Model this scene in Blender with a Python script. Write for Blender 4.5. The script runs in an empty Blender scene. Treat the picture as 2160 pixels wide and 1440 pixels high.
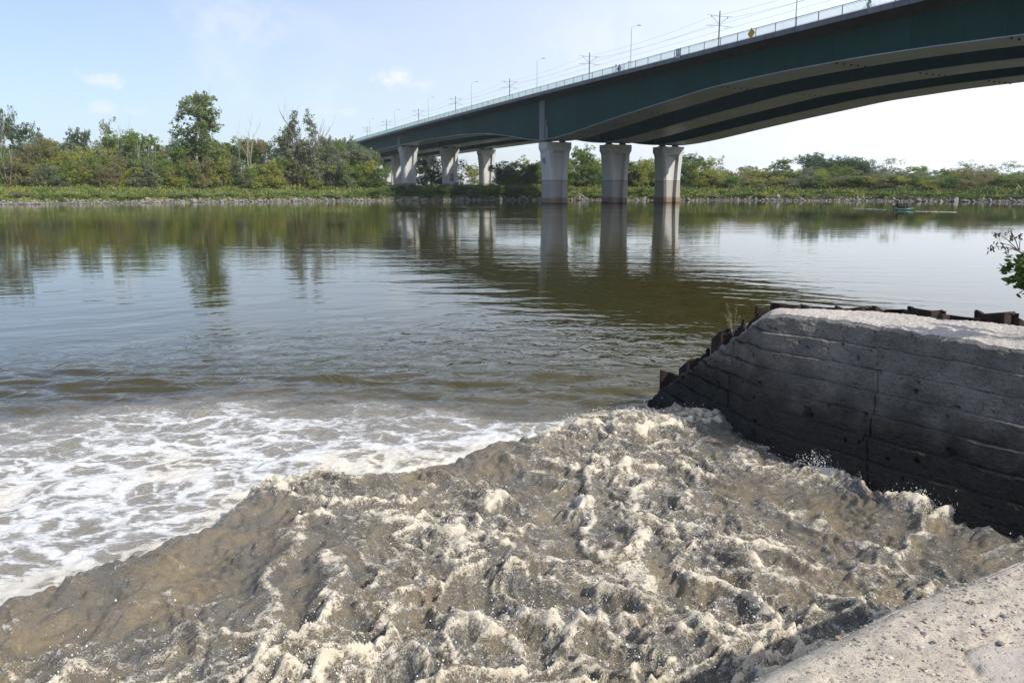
import bpy, math, random
import numpy as np
from mathutils import Vector, Matrix
random.seed(7); rng = np.random.default_rng(7)
R = math.radians
sc = bpy.context.scene
col = sc.collection
# ------------------------------------------------------------------ camera
CAM_H, F, TH = 3.5, 1680.0, math.atan(322 / 1680)
cam = bpy.data.objects.new('camera', bpy.data.cameras.new('camera')); col.objects.link(cam)
cam.location = (0, 0, CAM_H); cam.rotation_euler = (R(90) - TH, 0, 0)
cam.data.sensor_width = 36; cam.data.lens = 28; cam.data.clip_start = .05; cam.data.clip_end = 20000
sc.camera = cam
# ------------------------------------------------------------------ sun, sky, exposure
D2 = np.array([-.39249, .91976]); R2 = np.array([.91976, .39249])     # along / across the bridge
SUN = Vector((.66, -.45, .61)).normalized()
sun = bpy.data.objects.new('sun', bpy.data.lights.new('sun', 'SUN')); col.objects.link(sun)
sun.data.energy = 4.2; sun.data.angle = R(.53); sun.data.color = (1, .94, .85)
sun.rotation_euler = SUN.to_track_quat('Z', 'Y').to_euler(); sun.location = (60, -20, 60)
w = bpy.data.worlds.new('World'); sc.world = w; w.use_nodes = True
sc.view_settings.view_transform = 'Standard'; sc.view_settings.look = 'None'
sc.view_settings.exposure = .2; sc.view_settings.gamma = 1
sc.cycles.use_denoising = True; sc.cycles.caustics_reflective = False; sc.cycles.caustics_refractive = False
sc.cycles.sample_clamp_indirect = 6; sc.cycles.max_bounces = 8; sc.cycles.transparent_max_bounces = 8
sc.cycles.volume_bounces = 0


class NT:
    """small node-tree helper"""
    def __init__(s, tree): s.t = tree; s.n = tree.nodes; s.l = tree.links
    def add(s, typ, ins=None, **kw):
        n = s.n.new(typ)
        for k, v in kw.items(): setattr(n, k, v)
        for k, v in (ins or {}).items():
            if isinstance(v, bpy.types.NodeSocket): s.l.new(v, n.inputs[k])
            else: n.inputs[k].default_value = v
        return n
    def math(s, op, a, b=0.0, c=None, clamp=False):
        n = s.n.new('ShaderNodeMath'); n.operation = op; n.use_clamp = clamp
        for i, v in enumerate((a, b) if c is None else (a, b, c)):
            if isinstance(v, bpy.types.NodeSocket): s.l.new(v, n.inputs[i])
            else: n.inputs[i].default_value = v
        return n.outputs[0]
    def vmath(s, op, a, b=(0, 0, 0)):
        n = s.n.new('ShaderNodeVectorMath'); n.operation = op
        for i, v in enumerate((a, b)):
            if isinstance(v, bpy.types.NodeSocket): s.l.new(v, n.inputs[i])
            else: n.inputs[i].default_value = v
        return n
    def mix(s, f, a, b):
        n = s.n.new('ShaderNodeMix'); n.data_type = 'RGBA'
        for k, v in ((0, f), (6, a), (7, b)):
            if isinstance(v, bpy.types.NodeSocket): s.l.new(v, n.inputs[k])
            else: n.inputs[k].default_value = v if k == 0 else (*v[:3], 1)
        return n.outputs[2]
    def step(s, v, lo, hi, a=0.0, b=1.0):
        n = s.n.new('ShaderNodeMapRange'); n.interpolation_type = 'SMOOTHSTEP'
        for i, x in enumerate((v, lo, hi, a, b)):
            if isinstance(x, bpy.types.NodeSocket): s.l.new(x, n.inputs[i])
            else: n.inputs[i].default_value = x
        return n.outputs[0]
    def noise(s, vec, scale, detail=2, rough=.5, dist=0.0):
        n = s.n.new('ShaderNodeTexNoise'); s.l.new(vec, n.inputs['Vector'])
        n.inputs['Scale'].default_value = scale; n.inputs['Detail'].default_value = detail
        n.inputs['Roughness'].default_value = rough; n.inputs['Distortion'].default_value = dist
        return n.outputs[0]


# ---- world: Nishita sky, thin high haze and a few small puffs of cloud
t = NT(w.node_tree); bg = t.n['Background']
sky = t.add('ShaderNodeTexSky', sky_type='NISHITA', sun_disc=False)
sky.sun_elevation = math.asin(SUN.z); sky.sun_rotation = math.atan2(SUN.x, SUN.y)
sky.air_density = 1.0; sky.dust_density = 1.2; sky.ozone_density = 1.6; sky.altitude = 100
tc = t.add('ShaderNodeTexCoord'); dirv = tc.outputs['Generated']


def pdir(px, py):
    u = (px - 1080) / F; v = (720 - py) / F
    return np.array([u, math.cos(TH) + v * math.sin(TH), -math.sin(TH) + v * math.cos(TH)])


cl = None
nz = t.noise(dirv, 52, 7, .66); nz2 = t.noise(dirv, 6, 4, .6, .6)
for px, py, sx, sy, k in ((838, 166, 42, 19, .62), (885, 178, 34, 12, .3), (205, 168, 46, 13, .34), (222, 230, 28, 14, .25),
                          (716, 236, 36, 12, .25), (280, 236, 24, 10, .16), (505, 45, 90, 50, .18), (1240, 80, 120, 60, .15)):
    d = Vector(pdir(px, py)).normalized()
    df = t.vmath('SUBTRACT', dirv, tuple(d)).outputs[0]
    df = t.vmath('MULTIPLY', df, (F / sx / 1.05, F / sx / 1.05, F / sy / 1.05)).outputs[0]
    ln = t.vmath('LENGTH', df).outputs['Value']
    m = t.math('ADD', ln, t.math('MULTIPLY', t.math('SUBTRACT', nz, .5), 3.2))
    m = t.math('MULTIPLY', t.step(m, 1.15, .0), k)
    cl = m if cl is None else t.math('MAXIMUM', cl, m)
sx_ = t.add('ShaderNodeSeparateXYZ', {0: dirv})
veil = t.math('MULTIPLY', t.step(nz2, .5, .8), .14)
side = t.step(sx_.outputs[0], -.62, .45, .14, .62)            # brighter, whiter air towards the sun's side
low = t.step(sx_.outputs[2], .5, .0, .0, .16)
veil = t.math('ADD', t.math('ADD', veil, side), low, clamp=True)
c0 = t.vmath('MULTIPLY', sky.outputs[0], (.98, 1.13, 1.40)).outputs[0]
glow = t.step(sx_.outputs[0], -.1, .75, 1.0, 1.32)
vc = t.vmath('SCALE', (9.2, 9.65, 10.35)); t.l.new(glow, vc.inputs['Scale'])
c1 = t.mix(veil, c0, vc.outputs[0])
c2 = t.mix(cl, c1, (10.2, 9.6, 9.5))
t.l.new(c2, bg.inputs[0]); bg.inputs[1].default_value = .1

# ------------------------------------------------------------------ helpers


def unproj(px, py, z=None, Y=None):
    q = pdir(px, py)
    k = (z - CAM_H) / q[2] if z is not None else Y / q[1]
    return np.array([0, 0, CAM_H]) + q * k


def tag(o, label=None, cat=None, group=None, kind=None):
    for k, v in (('label', label), ('category', cat), ('group', group), ('kind', kind)):
        if v: o[k] = v
    return o


def empty(name, loc=(0, 0, 0), rz=0):
    o = bpy.data.objects.new(name, None); col.objects.link(o); o.location = loc; o.rotation_euler.z = rz
    o.empty_display_size = .2
    return o


def link(name, me, mat, parent=None, smooth=False):
    o = bpy.data.objects.new(name, me); col.objects.link(o)
    if mat is not None:
        for m in (mat if isinstance(mat, (list, tuple)) else [mat]): me.materials.append(m)
    if parent: o.parent = parent
    if smooth: me.shade_smooth()
    return o


def np_mesh(name, V, Fq, attrs=None):
    """mesh from numpy arrays; Fq (n,3) or (n,4)"""
    me = bpy.data.meshes.new(name); V = np.ascontiguousarray(V, np.float32); k = Fq.shape[1]
    me.vertices.add(len(V)); me.vertices.foreach_set('co', V.ravel())
    me.loops.add(Fq.size); me.loops.foreach_set('vertex_index', np.ascontiguousarray(Fq, np.int32).ravel())
    me.polygons.add(len(Fq)); me.polygons.foreach_set('loop_start', np.arange(0, Fq.size, k, dtype=np.int32))
    me.update(calc_edges=True); me.validate()
    for an, (dom, arr) in (attrs or {}).items():
        arr = np.asarray(arr, np.float32)
        if arr.ndim == 1:
            a = me.attributes.new(an, 'FLOAT', dom); a.data.foreach_set('value', arr)
        else:
            a = me.attributes.new(an, 'FLOAT_COLOR', dom)
            a.data.foreach_set('color', np.c_[arr, np.ones(len(arr))].astype(np.float32).ravel())
    return me


def grid_faces(nu, nv):
    i = np.arange(nu - 1)[:, None] * nv + np.arange(nv - 1)[None, :]
    return np.stack([i, i + nv, i + nv + 1, i + 1], -1).reshape(-1, 4)


class MB:
    """collects boxes, tubes and prisms of ONE part"""
    def __init__(s): s.v = []; s.f = []; s.mi = []
    def poly(s, pts, faces, mi=0):
        o = len(s.v); s.v += [tuple(map(float, p)) for p in pts]
        s.f += [tuple(i + o for i in f) for f in faces]; s.mi += [mi] * len(faces)
    def box(s, c, x, y, z, mi=0):
        c, x, y, z = (np.array(a, float) for a in (c, x, y, z))
        P = [c + a * x + b * y + e * z for e in (-1, 1) for a, b in ((-1, -1), (1, -1), (1, 1), (-1, 1))]
        s.poly(P, [(3, 2, 1, 0), (4, 5, 6, 7), (0, 1, 5, 4), (1, 2, 6, 5), (2, 3, 7, 6), (3, 0, 4, 7)], mi)
    def tube(s, pts, rad, n=6, cap=True, mi=0):
        pts = [np.array(p, float) for p in pts]; rad = [rad] * len(pts) if np.isscalar(rad) else list(rad)
        rings = []; up = np.array([0, 0, 1.])
        for i, p in enumerate(pts):
            d = pts[min(i + 1, len(pts) - 1)] - pts[max(i - 1, 0)]; d /= np.linalg.norm(d) + 1e-9
            a = np.cross(d, up if abs(d[2]) < .95 else np.array([1., 0, 0])); a /= np.linalg.norm(a) + 1e-9
            b = np.cross(d, a)
            rings += [p + rad[i] * (a * math.cos(2 * math.pi * k / n) + b * math.sin(2 * math.pi * k / n)) for k in range(n)]
        fs = [(i * n + k, i * n + (k + 1) % n, (i + 1) * n + (k + 1) % n, (i + 1) * n + k) for i in range(len(pts) - 1) for k in range(n)]
        if cap: fs += [tuple(range(n))[::-1], tuple(range((len(pts) - 1) * n, len(pts) * n))]
        s.poly(rings, fs, mi)
    def loft(s, loops, mi=0, cap=True, closed=True):
        n = len(loops[0]); V = [p for L in loops for p in L]
        rngk = range(n) if closed else range(n - 1)
        fs = [(i * n + k, i * n + (k + 1) % n, (i + 1) * n + (k + 1) % n, (i + 1) * n + k) for i in range(len(loops) - 1) for k in rngk]
        if cap: fs += [tuple(range(n))[::-1], tuple(range((len(loops) - 1) * n, len(loops) * n))]
        s.poly(V, fs, mi)
    def mesh(s, name):
        me = bpy.data.meshes.new(name); me.from_pydata(s.v, [], s.f)
        me.polygons.foreach_set('material_index', s.mi); me.update()
        return me
    def build(s, name, mat, parent=None, smooth=False): return link(name, s.mesh(name), mat, parent, smooth)


def copy_tree(o, parent=None):
    c = o.copy(); col.objects.link(c)
    if parent: c.parent = parent
    for ch in o.children: copy_tree(ch, c)
    return c


def perlin(x, y, seed=0):
    xi = np.floor(x).astype(np.int64); yi = np.floor(y).astype(np.int64); xf = x - xi; yf = y - yi
    def g(ix, iy):
        hsh = (ix * 374761393 + iy * 668265263 + seed * 982451653) & 0xFFFFFFFF
        hsh = ((hsh ^ (hsh >> 13)) * 1274126177) & 0xFFFFFFFF
        a = ((hsh ^ (hsh >> 16)) & 0xFFFF) / 65536. * 2 * np.pi
        return np.cos(a), np.sin(a)
    u = xf ** 3 * (xf * (xf * 6 - 15) + 10); v = yf ** 3 * (yf * (yf * 6 - 15) + 10)
    def dt(ix, iy, fx, fy): a, b = g(ix, iy); return a * fx + b * fy
    a = dt(xi, yi, xf, yf); b = dt(xi + 1, yi, xf - 1, yf); c = dt(xi, yi + 1, xf, yf - 1); d = dt(xi + 1, yi + 1, xf - 1, yf - 1)
    return ((a + (b - a) * u) * (1 - v) + (c + (d - c) * u) * v) * 1.5


def fbm(x, y, oct=4, seed=0, gain=.5):
    s = 0; a = 1
    for i in range(oct): s = s + a * perlin(x * 2 ** i, y * 2 ** i, seed + i * 7); a *= gain
    return s


def sstep(x, a, b): tt = np.clip((x - a) / (b - a), 0, 1); return tt * tt * (3 - 2 * tt)


# ------------------------------------------------------------------ materials
MATS = {}


def mat(name, base=(.5, .5, .5), rough=.7, metal=0, spec=.5, var=0.0, vscale=2.0, bump=0.0, bscale=20.0, attr=None, coat=0):
    if name in MATS: return MATS[name]
    m = bpy.data.materials.new(name); m.use_nodes = True; t = NT(m.node_tree); p = t.n['Principled BSDF']
    p.inputs['Base Color'].default_value = (*base, 1); p.inputs['Roughness'].default_value = rough
    p.inputs['Metallic'].default_value = metal; p.inputs['Specular IOR Level'].default_value = spec
    tc = t.add('ShaderNodeTexCoord')
    if attr:
        a = t.add('ShaderNodeAttribute', attribute_name=attr); t.l.new(a.outputs['Color'], p.inputs['Base Color'])
    elif var:
        n = t.noise(tc.outputs['Object'], vscale, 6, .65)
        c = t.mix(t.step(n, .3, .7), tuple(b * (1 - var) for b in base), tuple(min(1, b * (1 + var)) for b in base))
        t.l.new(c, p.inputs['Base Color'])
    if bump:
        n = t.noise(tc.outputs['Object'], bscale, 5, .6)
        b = t.add('ShaderNodeBump', {'Height': n, 'Distance': bump, 'Strength': 1.0}); t.l.new(b.outputs[0], p.inputs['Normal'])
    MATS[name] = m
    return m


def leaf_mat(name, a, b, trans=.45):
    """foliage: the hue of each leaf clump varies between a and b"""
    if name in MATS: return MATS[name]
    m = bpy.data.materials.new(name); m.use_nodes = True; t = NT(m.node_tree); p = t.n['Principled BSDF']
    at = t.add('ShaderNodeAttribute', attribute_name='tint')
    oi = t.add('ShaderNodeObjectInfo')
    f = t.math('ADD', t.math('MULTIPLY', at.outputs['Fac'], .75), t.math('MULTIPLY', oi.outputs['Random'], .25))
    c = t.mix(f, a, b); t.l.new(c, p.inputs['Base Color']); p.inputs['Roughness'].default_value = .6
    p.inputs['Specular IOR Level'].default_value = .25
    tr = t.add('ShaderNodeBsdfTranslucent', {'Color': c})
    mx = t.add('ShaderNodeMixShader', {0: trans, 1: p.outputs[0], 2: tr.outputs[0]})
    t.l.new(mx.outputs[0], t.n['Material Output'].inputs[0])
    MATS[name] = m
    return m


def water_material():
    m = bpy.data.materials.new('river_water'); m.use_nodes = True; t = NT(m.node_tree); p = t.n['Principled BSDF']
    geo = t.add('ShaderNodeNewGeometry'); P = geo.outputs['Position']
    sp = t.add('ShaderNodeSeparateXYZ', {0: P}); X, Y = sp.outputs[0], sp.outputs[1]
    P2 = t.add('ShaderNodeCombineXYZ', {0: X, 1: Y}).outputs[0]
    fo = t.add('ShaderNodeAttribute', attribute_name='foam').outputs['Fac']
    cr = t.add('ShaderNodeAttribute', attribute_name='crest').outputs['Fac']
    mu = t.add('ShaderNodeAttribute', attribute_name='mud').outputs['Fac']
    # rings of small waves that leave the outflow
    dx = t.math('ADD', X, 1.0); dy = t.math('SUBTRACT', Y, 7.5)
    r = t.math('SQRT', t.math('ADD', t.math('MULTIPLY', dx, dx), t.math('MULTIPLY', dy, dy)))
    an = t.math('ARCTAN2', dx, dy)
    wob = t.noise(P2, .12, 3, .5)
    rw = t.math('ADD', r, t.math('MULTIPLY', wob, 5.0))
    V1 = t.add('ShaderNodeCombineXYZ', {0: t.math('MULTIPLY', an, 5.0), 1: t.math('MULTIPLY', rw, .74)}).outputs[0]
    V2 = t.add('ShaderNodeCombineXYZ', {0: t.math('MULTIPLY', X, .2), 1: t.math('MULTIPLY', Y, .56)}).outputs[0]
    V3 = t.add('ShaderNodeCombineXYZ', {0: t.math('MULTIPLY', X, .45), 1: t.math('MULTIPLY', Y, 1.0)}).outputs[0]
    near = t.step(r, 38, 8); vnear = t.step(r, 17, 6)
    n1 = t.noise(V1, 1.0, 2, .45); n2 = t.noise(V2, 1.0, 2, .4); n3 = t.noise(V3, 2.6, 2, .5)
    n4 = t.noise(P2, 1.7, 3, .5, .8)
    patch = t.step(t.noise(t.add('ShaderNodeCombineXYZ', {0: t.math('MULTIPLY', X, .012), 1: t.math('MULTIPLY', Y, .04)}).outputs[0], 1.0, 2, .5), .40, .62, .30, 1.0)
    calm = t.step(t.math('SUBTRACT', X, t.math('MULTIPLY', Y, .18)), 0, 14, 1.0, .45)   # sheltered water on the right
    h = t.math('MULTIPLY', n1, t.math('ADD', t.math('MULTIPLY', near, .034), .004))
    h = t.math('ADD', h, t.math('MULTIPLY', n2, t.math('MULTIPLY', patch, .023)))
    h = t.math('ADD', h, t.math('MULTIPLY', n3, t.math('MULTIPLY', patch, .0088)))
    h = t.math('MULTIPLY', h, calm)
    h = t.math('ADD', h, t.math('MULTIPLY', n4, t.math('MULTIPLY', vnear, .075)))
    fine = t.noise(P, 26, 4, .65); fine2 = t.noise(P, 9, 3, .6)
    mm = t.math('MAXIMUM', mu, t.math('MULTIPLY', fo, .5))
    h = t.math('ADD', h, t.math('MULTIPLY', t.math('ADD', t.math('MULTIPLY', fine, .011), t.math('MULTIPLY', fine2, .024)), mm))
    # foam lace
    wv = t.add('ShaderNodeTexNoise', {'Vector': P2, 'Scale': 1.3, 'Detail': 3.0})
    wv = t.vmath('SCALE', t.vmath('SUBTRACT', wv.outputs['Color'], (.5, .5, .5)).outputs[0]); wv.inputs['Scale'].default_value = .9
    PW = t.vmath('ADD', P2, wv.outputs[0]).outputs[0]
    PW = t.vmath('MULTIPLY', PW, (.8, 1.1, 1)).outputs[0]
    lace = None
    for s_, amp in ((1.35, .92), (3.2, .80), (8.5, .62)):
        vo = t.add('ShaderNodeTexVoronoi', {'Vector': PW, 'Scale': s_}, feature='DISTANCE_TO_EDGE')
        e = t.math('MULTIPLY', t.step(vo.outputs['Distance'], .42, .0), amp)
        lace = e if lace is None else t.math('MAXIMUM', lace, e)
    ln = t.math('ADD', lace, t.math('MULTIPLY', t.math('SUBTRACT', t.noise(t.vmath('MULTIPLY', P, (.7, 1.5, 1)).outputs[0], 11, 7, .78, .4), .5), 1.25))
    thr = t.math('SUBTRACT', 1.12, t.math('MULTIPLY', fo, .62))
    fm = t.math('ADD', t.math('MULTIPLY', t.step(ln, thr, t.math('ADD', thr, .24)), .66), t.math('MULTIPLY', t.step(ln, t.math('SUBTRACT', thr, .30), t.math('ADD', thr, .45)), .34))
    fm = t.math('MULTIPLY', fm, t.step(fo, .02, .16))
    # broken white water on the crests of the brown swell
    cn = t.noise(P, 15, 7, .78, .6)
    ox = t.math('SUBTRACT', X, .2); oy = t.math('SUBTRACT', Y, 3.2)
    orad = t.math('SQRT', t.math('ADD', t.math('MULTIPLY', ox, ox), t.math('MULTIPLY', oy, oy)))
    PV = t.add('ShaderNodeCombineXYZ', {0: t.math('MULTIPLY', t.math('ARCTAN2', ox, oy), 2.3), 1: orad, 2: sp.outputs[2]}).outputs[0]
    PV = t.vmath('ADD', PV, t.vmath('MULTIPLY', t.add('ShaderNodeTexNoise', {'Vector': P2, 'Scale': 2.5, 'Detail': 3.0}).outputs['Color'], (.35, .35, 0)).outputs[0]).outputs[0]
    fil = None
    for s_, amp in ((3.2, .8), (8., 1.0), (18.0, 1.0), (38., .9)):
        f_ = t.math('SUBTRACT', 1.0, t.math('MULTIPLY', t.math('ABSOLUTE', t.math('SUBTRACT', t.noise(PV, s_, 3, .55, .5), .5)), 7.0), clamp=True)
        f_ = t.math('MULTIPLY', f_, amp); fil = f_ if fil is None else t.math('MAXIMUM', fil, f_)
    ck = t.math('ADD', t.math('MULTIPLY', cr, .72), t.math('MULTIPLY', fil, .60))
    cn2 = t.noise(P, 62, 4, .75)
    ck = t.math('ADD', t.math('ADD', ck, t.math('MULTIPLY', t.math('SUBTRACT', cn, .5), 1.25)), t.math('MULTIPLY', t.math('SUBTRACT', cn2, .5), .75))
    cm = t.math('ADD', t.math('MULTIPLY', t.step(ck, .62, .94), .76), t.math('MULTIPLY', t.step(ck, .50, 1.12), .24))
    cm = t.math('MULTIPLY', cm, t.step(mu, .8, .95))
    white = t.math('MAXIMUM', fm, cm)
    cl1 = t.mix(t.step(t.noise(P, 2.2, 4, .6), .35, .68), (.126, .115, .096), (.195, .158, .102))  # mud brown; its golden noise paints in sunlight glowing through thin lumps
    cl2 = t.mix(t.noise(P2, .5, 2), (.038, .033, .006), (.050, .041, .008))
    base = t.mix(mu, cl2, cl1)
    base = t.mix(t.math('MULTIPLY', t.step(fo, .1, .9), .8), base, t.mix(cn, (.20, .18, .13), (.32, .285, .22)))     # aerated water under the foam
    fcol = t.mix(t.step(t.math('ADD', cr, t.math('MULTIPLY', t.step(fo, .78, 1.0), .35)), .1, .5), (.76, .76, .755), (.71, .64, .515))
    t.l.new(t.mix(white, base, fcol), p.inputs['Base Color'])
    t.l.new(t.math('ADD', t.math('ADD', t.math('MULTIPLY', white, .5), .03), t.math('MULTIPLY', mu, .045)), p.inputs['Roughness'])
    p.inputs['IOR'].default_value = 1.333
    t.l.new(t.math('MULTIPLY', mu, .45), p.inputs['Subsurface Weight']); p.inputs['Subsurface Radius'].default_value = (1, .72, .4); p.inputs['Subsurface Scale'].default_value = .05
    h = t.math('ADD', h, t.math('MULTIPLY', white, t.math('ADD', .006, t.math('MULTIPLY', t.math('ADD', cn, cn2), .014))))
    b = t.add('ShaderNodeBump', {'Height': h, 'Distance': 1.0, 'Strength': 1.0}); t.l.new(b.outputs[0], p.inputs['Normal'])
    return m


def concrete_material():
    m = bpy.data.materials.new('weathered_concrete'); m.use_nodes = True; t = NT(m.node_tree); p = t.n['Principled BSDF']
    P = t.add('ShaderNodeNewGeometry').outputs['Position']; z = t.add('ShaderNodeSeparateXYZ', {0: P}).outputs[2]
    flat = t.add('ShaderNodeAttribute', attribute_name='flat').outputs['Fac']
    n = t.noise(P, 2.2, 6, .65); n2 = t.noise(P, 22, 5, .7); n3 = t.noise(P, 75, 3, .6)
    c = t.mix(t.step(n, .3, .72), (.122, .115, .104), (.225, .213, .195))
    n5 = t.noise(P, 48, 3, .7)
    c = t.mix(t.step(n2, .54, .70), c, (.04, .04, .04)); c = t.mix(t.step(n5, .60, .70), c, (.035, .035, .035))
    c = t.mix(t.step(n3, .62, .72), c, (.24, .24, .235))
    wet = t.step(t.math('ADD', z, t.math('MULTIPLY', n, .9)), 2.0, 1.15)          # damp, slimy lower courses
    c = t.mix(wet, c, t.mix(t.step(n2, .35, .7), (.007, .0065, .0055), (.028, .024, .018)))
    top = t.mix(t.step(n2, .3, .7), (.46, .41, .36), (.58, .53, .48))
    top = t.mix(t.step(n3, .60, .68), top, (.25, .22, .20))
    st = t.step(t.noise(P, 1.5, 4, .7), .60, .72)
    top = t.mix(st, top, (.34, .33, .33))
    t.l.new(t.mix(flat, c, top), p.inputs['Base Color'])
    t.l.new(t.math('SUBTRACT', .9, t.math('MULTIPLY', wet, .2)), p.inputs['Roughness'])
    h = t.math('ADD', t.math('MULTIPLY', n2, .03), t.math('MULTIPLY', n3, .010))
    b = t.add('ShaderNodeBump', {'Height': h, 'Distance': 1.0, 'Strength': 1.0}); t.l.new(b.outputs[0], p.inputs['Normal'])
    return m


def pier_material():
    m = bpy.data.materials.new('pier_concrete'); m.use_nodes = True; t = NT(m.node_tree); p = t.n['Principled BSDF']
    P = t.add('ShaderNodeNewGeometry').outputs['Position']; z = t.add('ShaderNodeSeparateXYZ', {0: P}).outputs[2]
    n = t.noise(P, .35, 5, .65); nv = t.noise(t.vmath('MULTIPLY', P, (1.3, 1.3, .12)).outputs[0], 1.0, 4, .6)
    c = t.mix(t.math('MULTIPLY', t.math('ADD', n, nv), .5), (.46, .46, .45), (.60, .60, .59))
    lw = t.math('LESS_THAN', z, 5.45)
    c = t.mix(t.math('MULTIPLY', lw, t.step(n, .2, .5, .85, 1)), c, t.mix(nv, (.31, .30, .28), (.40, .385, .36)))   # flood mark
    line = t.math('LESS_THAN', t.math('ABSOLUTE', t.math('SUBTRACT', z, 5.42)), .07)
    c = t.mix(line, c, (.19, .185, .175))
    mud = t.step(t.math('ADD', z, t.math('MULTIPLY', n, .5)), 2.0, 1.3)
    c = t.mix(mud, c, (.22, .17, .115))
    c = t.mix(t.step(z, .32, .16), c, (.07, .06, .05))
    t.l.new(c, p.inputs['Base Color']); p.inputs['Roughness'].default_value = .8
    return m


def paint_material(name, a, b, rough, streak=.25, spec=.5):
    m = bpy.data.materials.new(name); m.use_nodes = True; t = NT(m.node_tree); p = t.n['Principled BSDF']
    P = t.add('ShaderNodeNewGeometry').outputs['Position']
    p.inputs['Specular IOR Level'].default_value = spec
    n = t.noise(t.vmath('MULTIPLY', P, (.7, .7, .10)).outputs[0], 1.0, 5, .6); n2 = t.noise(P, .12, 3, .5)
    t.l.new(t.mix(t.step(t.math('ADD', t.math('MULTIPLY', n, .6), t.math('MULTIPLY', n2, .4)), .35, .65), a, b), p.inputs['Base Color'])
    t.l.new(t.math('ADD', rough, t.math('MULTIPLY', t.math('SUBTRACT', n, .5), streak)), p.inputs['Roughness'])
    return m


def aggregate_material():
    m = bpy.data.materials.new('pebbled_concrete'); m.use_nodes = True; t = NT(m.node_tree); p = t.n['Principled BSDF']
    P = t.add('ShaderNodeNewGeometry').outputs['Position']
    vo = t.add('ShaderNodeTexVoronoi', {'Vector': P, 'Scale': 45.0})
    vo2 = t.add('ShaderNodeTexVoronoi', {'Vector': P, 'Scale': 130.0})
    n = t.noise(P, 3.0, 5, .65); n2 = t.noise(P, 60, 4, .7)
    c = t.mix(t.step(n2, .3, .7), (.38, .325, .25), (.53, .475, .39))
    cell = t.add('ShaderNodeSeparateXYZ', {0: vo.outputs['Color']})
    cell2 = t.add('ShaderNodeSeparateXYZ', {0: vo2.outputs['Color']})
    m1 = t.math('MULTIPLY', t.math('GREATER_THAN', cell.outputs[0], .72), t.step(vo.outputs['Distance'], .42, .30))
    pc = t.mix(cell.outputs[1], (.15, .14, .14), (.52, .42, .32))
    c = t.mix(m1, c, pc)
    m2 = t.math('MULTIPLY', t.math('GREATER_THAN', cell2.outputs[0], .70), t.step(vo2.outputs['Distance'], .45, .30))
    c = t.mix(m2, c, t.mix(cell2.outputs[1], (.10, .095, .09), (.55, .48, .40)))
    c = t.mix(t.math('MULTIPLY', t.step(n, .52, .75), .5), c, (.24, .20, .16))
    at = t.add('ShaderNodeAttribute', attribute_name='patch').outputs['Fac']
    c = t.mix(at, c, t.mix(n2, (.36, .32, .27), (.48, .43, .37)))
    t.l.new(c, p.inputs['Base Color']); p.inputs['Roughness'].default_value = .9
    h = t.math('ADD', t.math('MULTIPLY', n2, .004), t.math('ADD', t.math('MULTIPLY', m1, .004), t.math('MULTIPLY', m2, .0015)))
    b = t.add('ShaderNodeBump', {'Height': h, 'Distance': 1.0, 'Strength': 1.0}); t.l.new(b.outputs[0], p.inputs['Normal'])
    return m


def ground_material():
    m = bpy.data.materials.new('bank_soil'); m.use_nodes = True; t = NT(m.node_tree); p = t.n['Principled BSDF']
    P = t.add('ShaderNodeNewGeometry').outputs['Position']; z = t.add('ShaderNodeSeparateXYZ', {0: P}).outputs[2]
    n = t.noise(P, .3, 6, .65); n2 = t.noise(P, 2.0, 4, .6)
    c = t.mix(t.step(n, .35, .65), (.055, .075, .018), (.12, .12, .04))
    c = t.mix(t.step(n2, .6, .75), c, (.16, .13, .08))
    c = t.mix(t.step(z, 1.0, .4), c, (.085, .08, .068))
    t.l.new(c, p.inputs['Base Color']); p.inputs['Roughness'].default_value = .95
    return m


WATER = water_material(); CONC = concrete_material(); PIER = pier_material(); AGG = aggregate_material(); SOIL = ground_material()
GREEN = paint_material('green_steel_paint', (.011, .054, .046), (.015, .066, .056), .6, .2, .06)
FLANGE = paint_material('waterlit_grey_flange_paint', (.34, .41, .52), (.45, .54, .67), .40)  # grey paint, lightened to stand in for sunlight bounced up off the water
DECK = mat('dark_deck_concrete', (.10, .10, .11), .85, var=.2, vscale=.5)
FASCIA = mat('fascia_concrete', (.17, .18, .205), .85, var=.2, vscale=.8)


def add_joints(m, step_, wid, dark):
    t = NT(m.node_tree); p = t.n['Principled BSDF']; P = t.add('ShaderNodeNewGeometry').outputs['Position']
    s_ = t.vmath('DOT_PRODUCT', P, (D2[0], D2[1], 0)).outputs['Value']; f = t.math('FRACT', t.math('DIVIDE', s_, step_))
    j = t.math('LESS_THAN', f, wid / step_); old = p.inputs['Base Color'].links[0].from_socket
    cell = t.math('FLOOR', t.math('DIVIDE', s_, step_)); wn = t.add('ShaderNodeTexWhiteNoise', {'W': cell}, noise_dimensions='1D')
    v = t.math('ADD', t.math('MULTIPLY', wn.outputs['Value'], .22), .88); sc2 = t.vmath('SCALE', old); t.l.new(v, sc2.inputs['Scale'])
    t.l.new(t.mix(j, sc2.outputs[0], dark), p.inputs['Base Color'])


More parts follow.
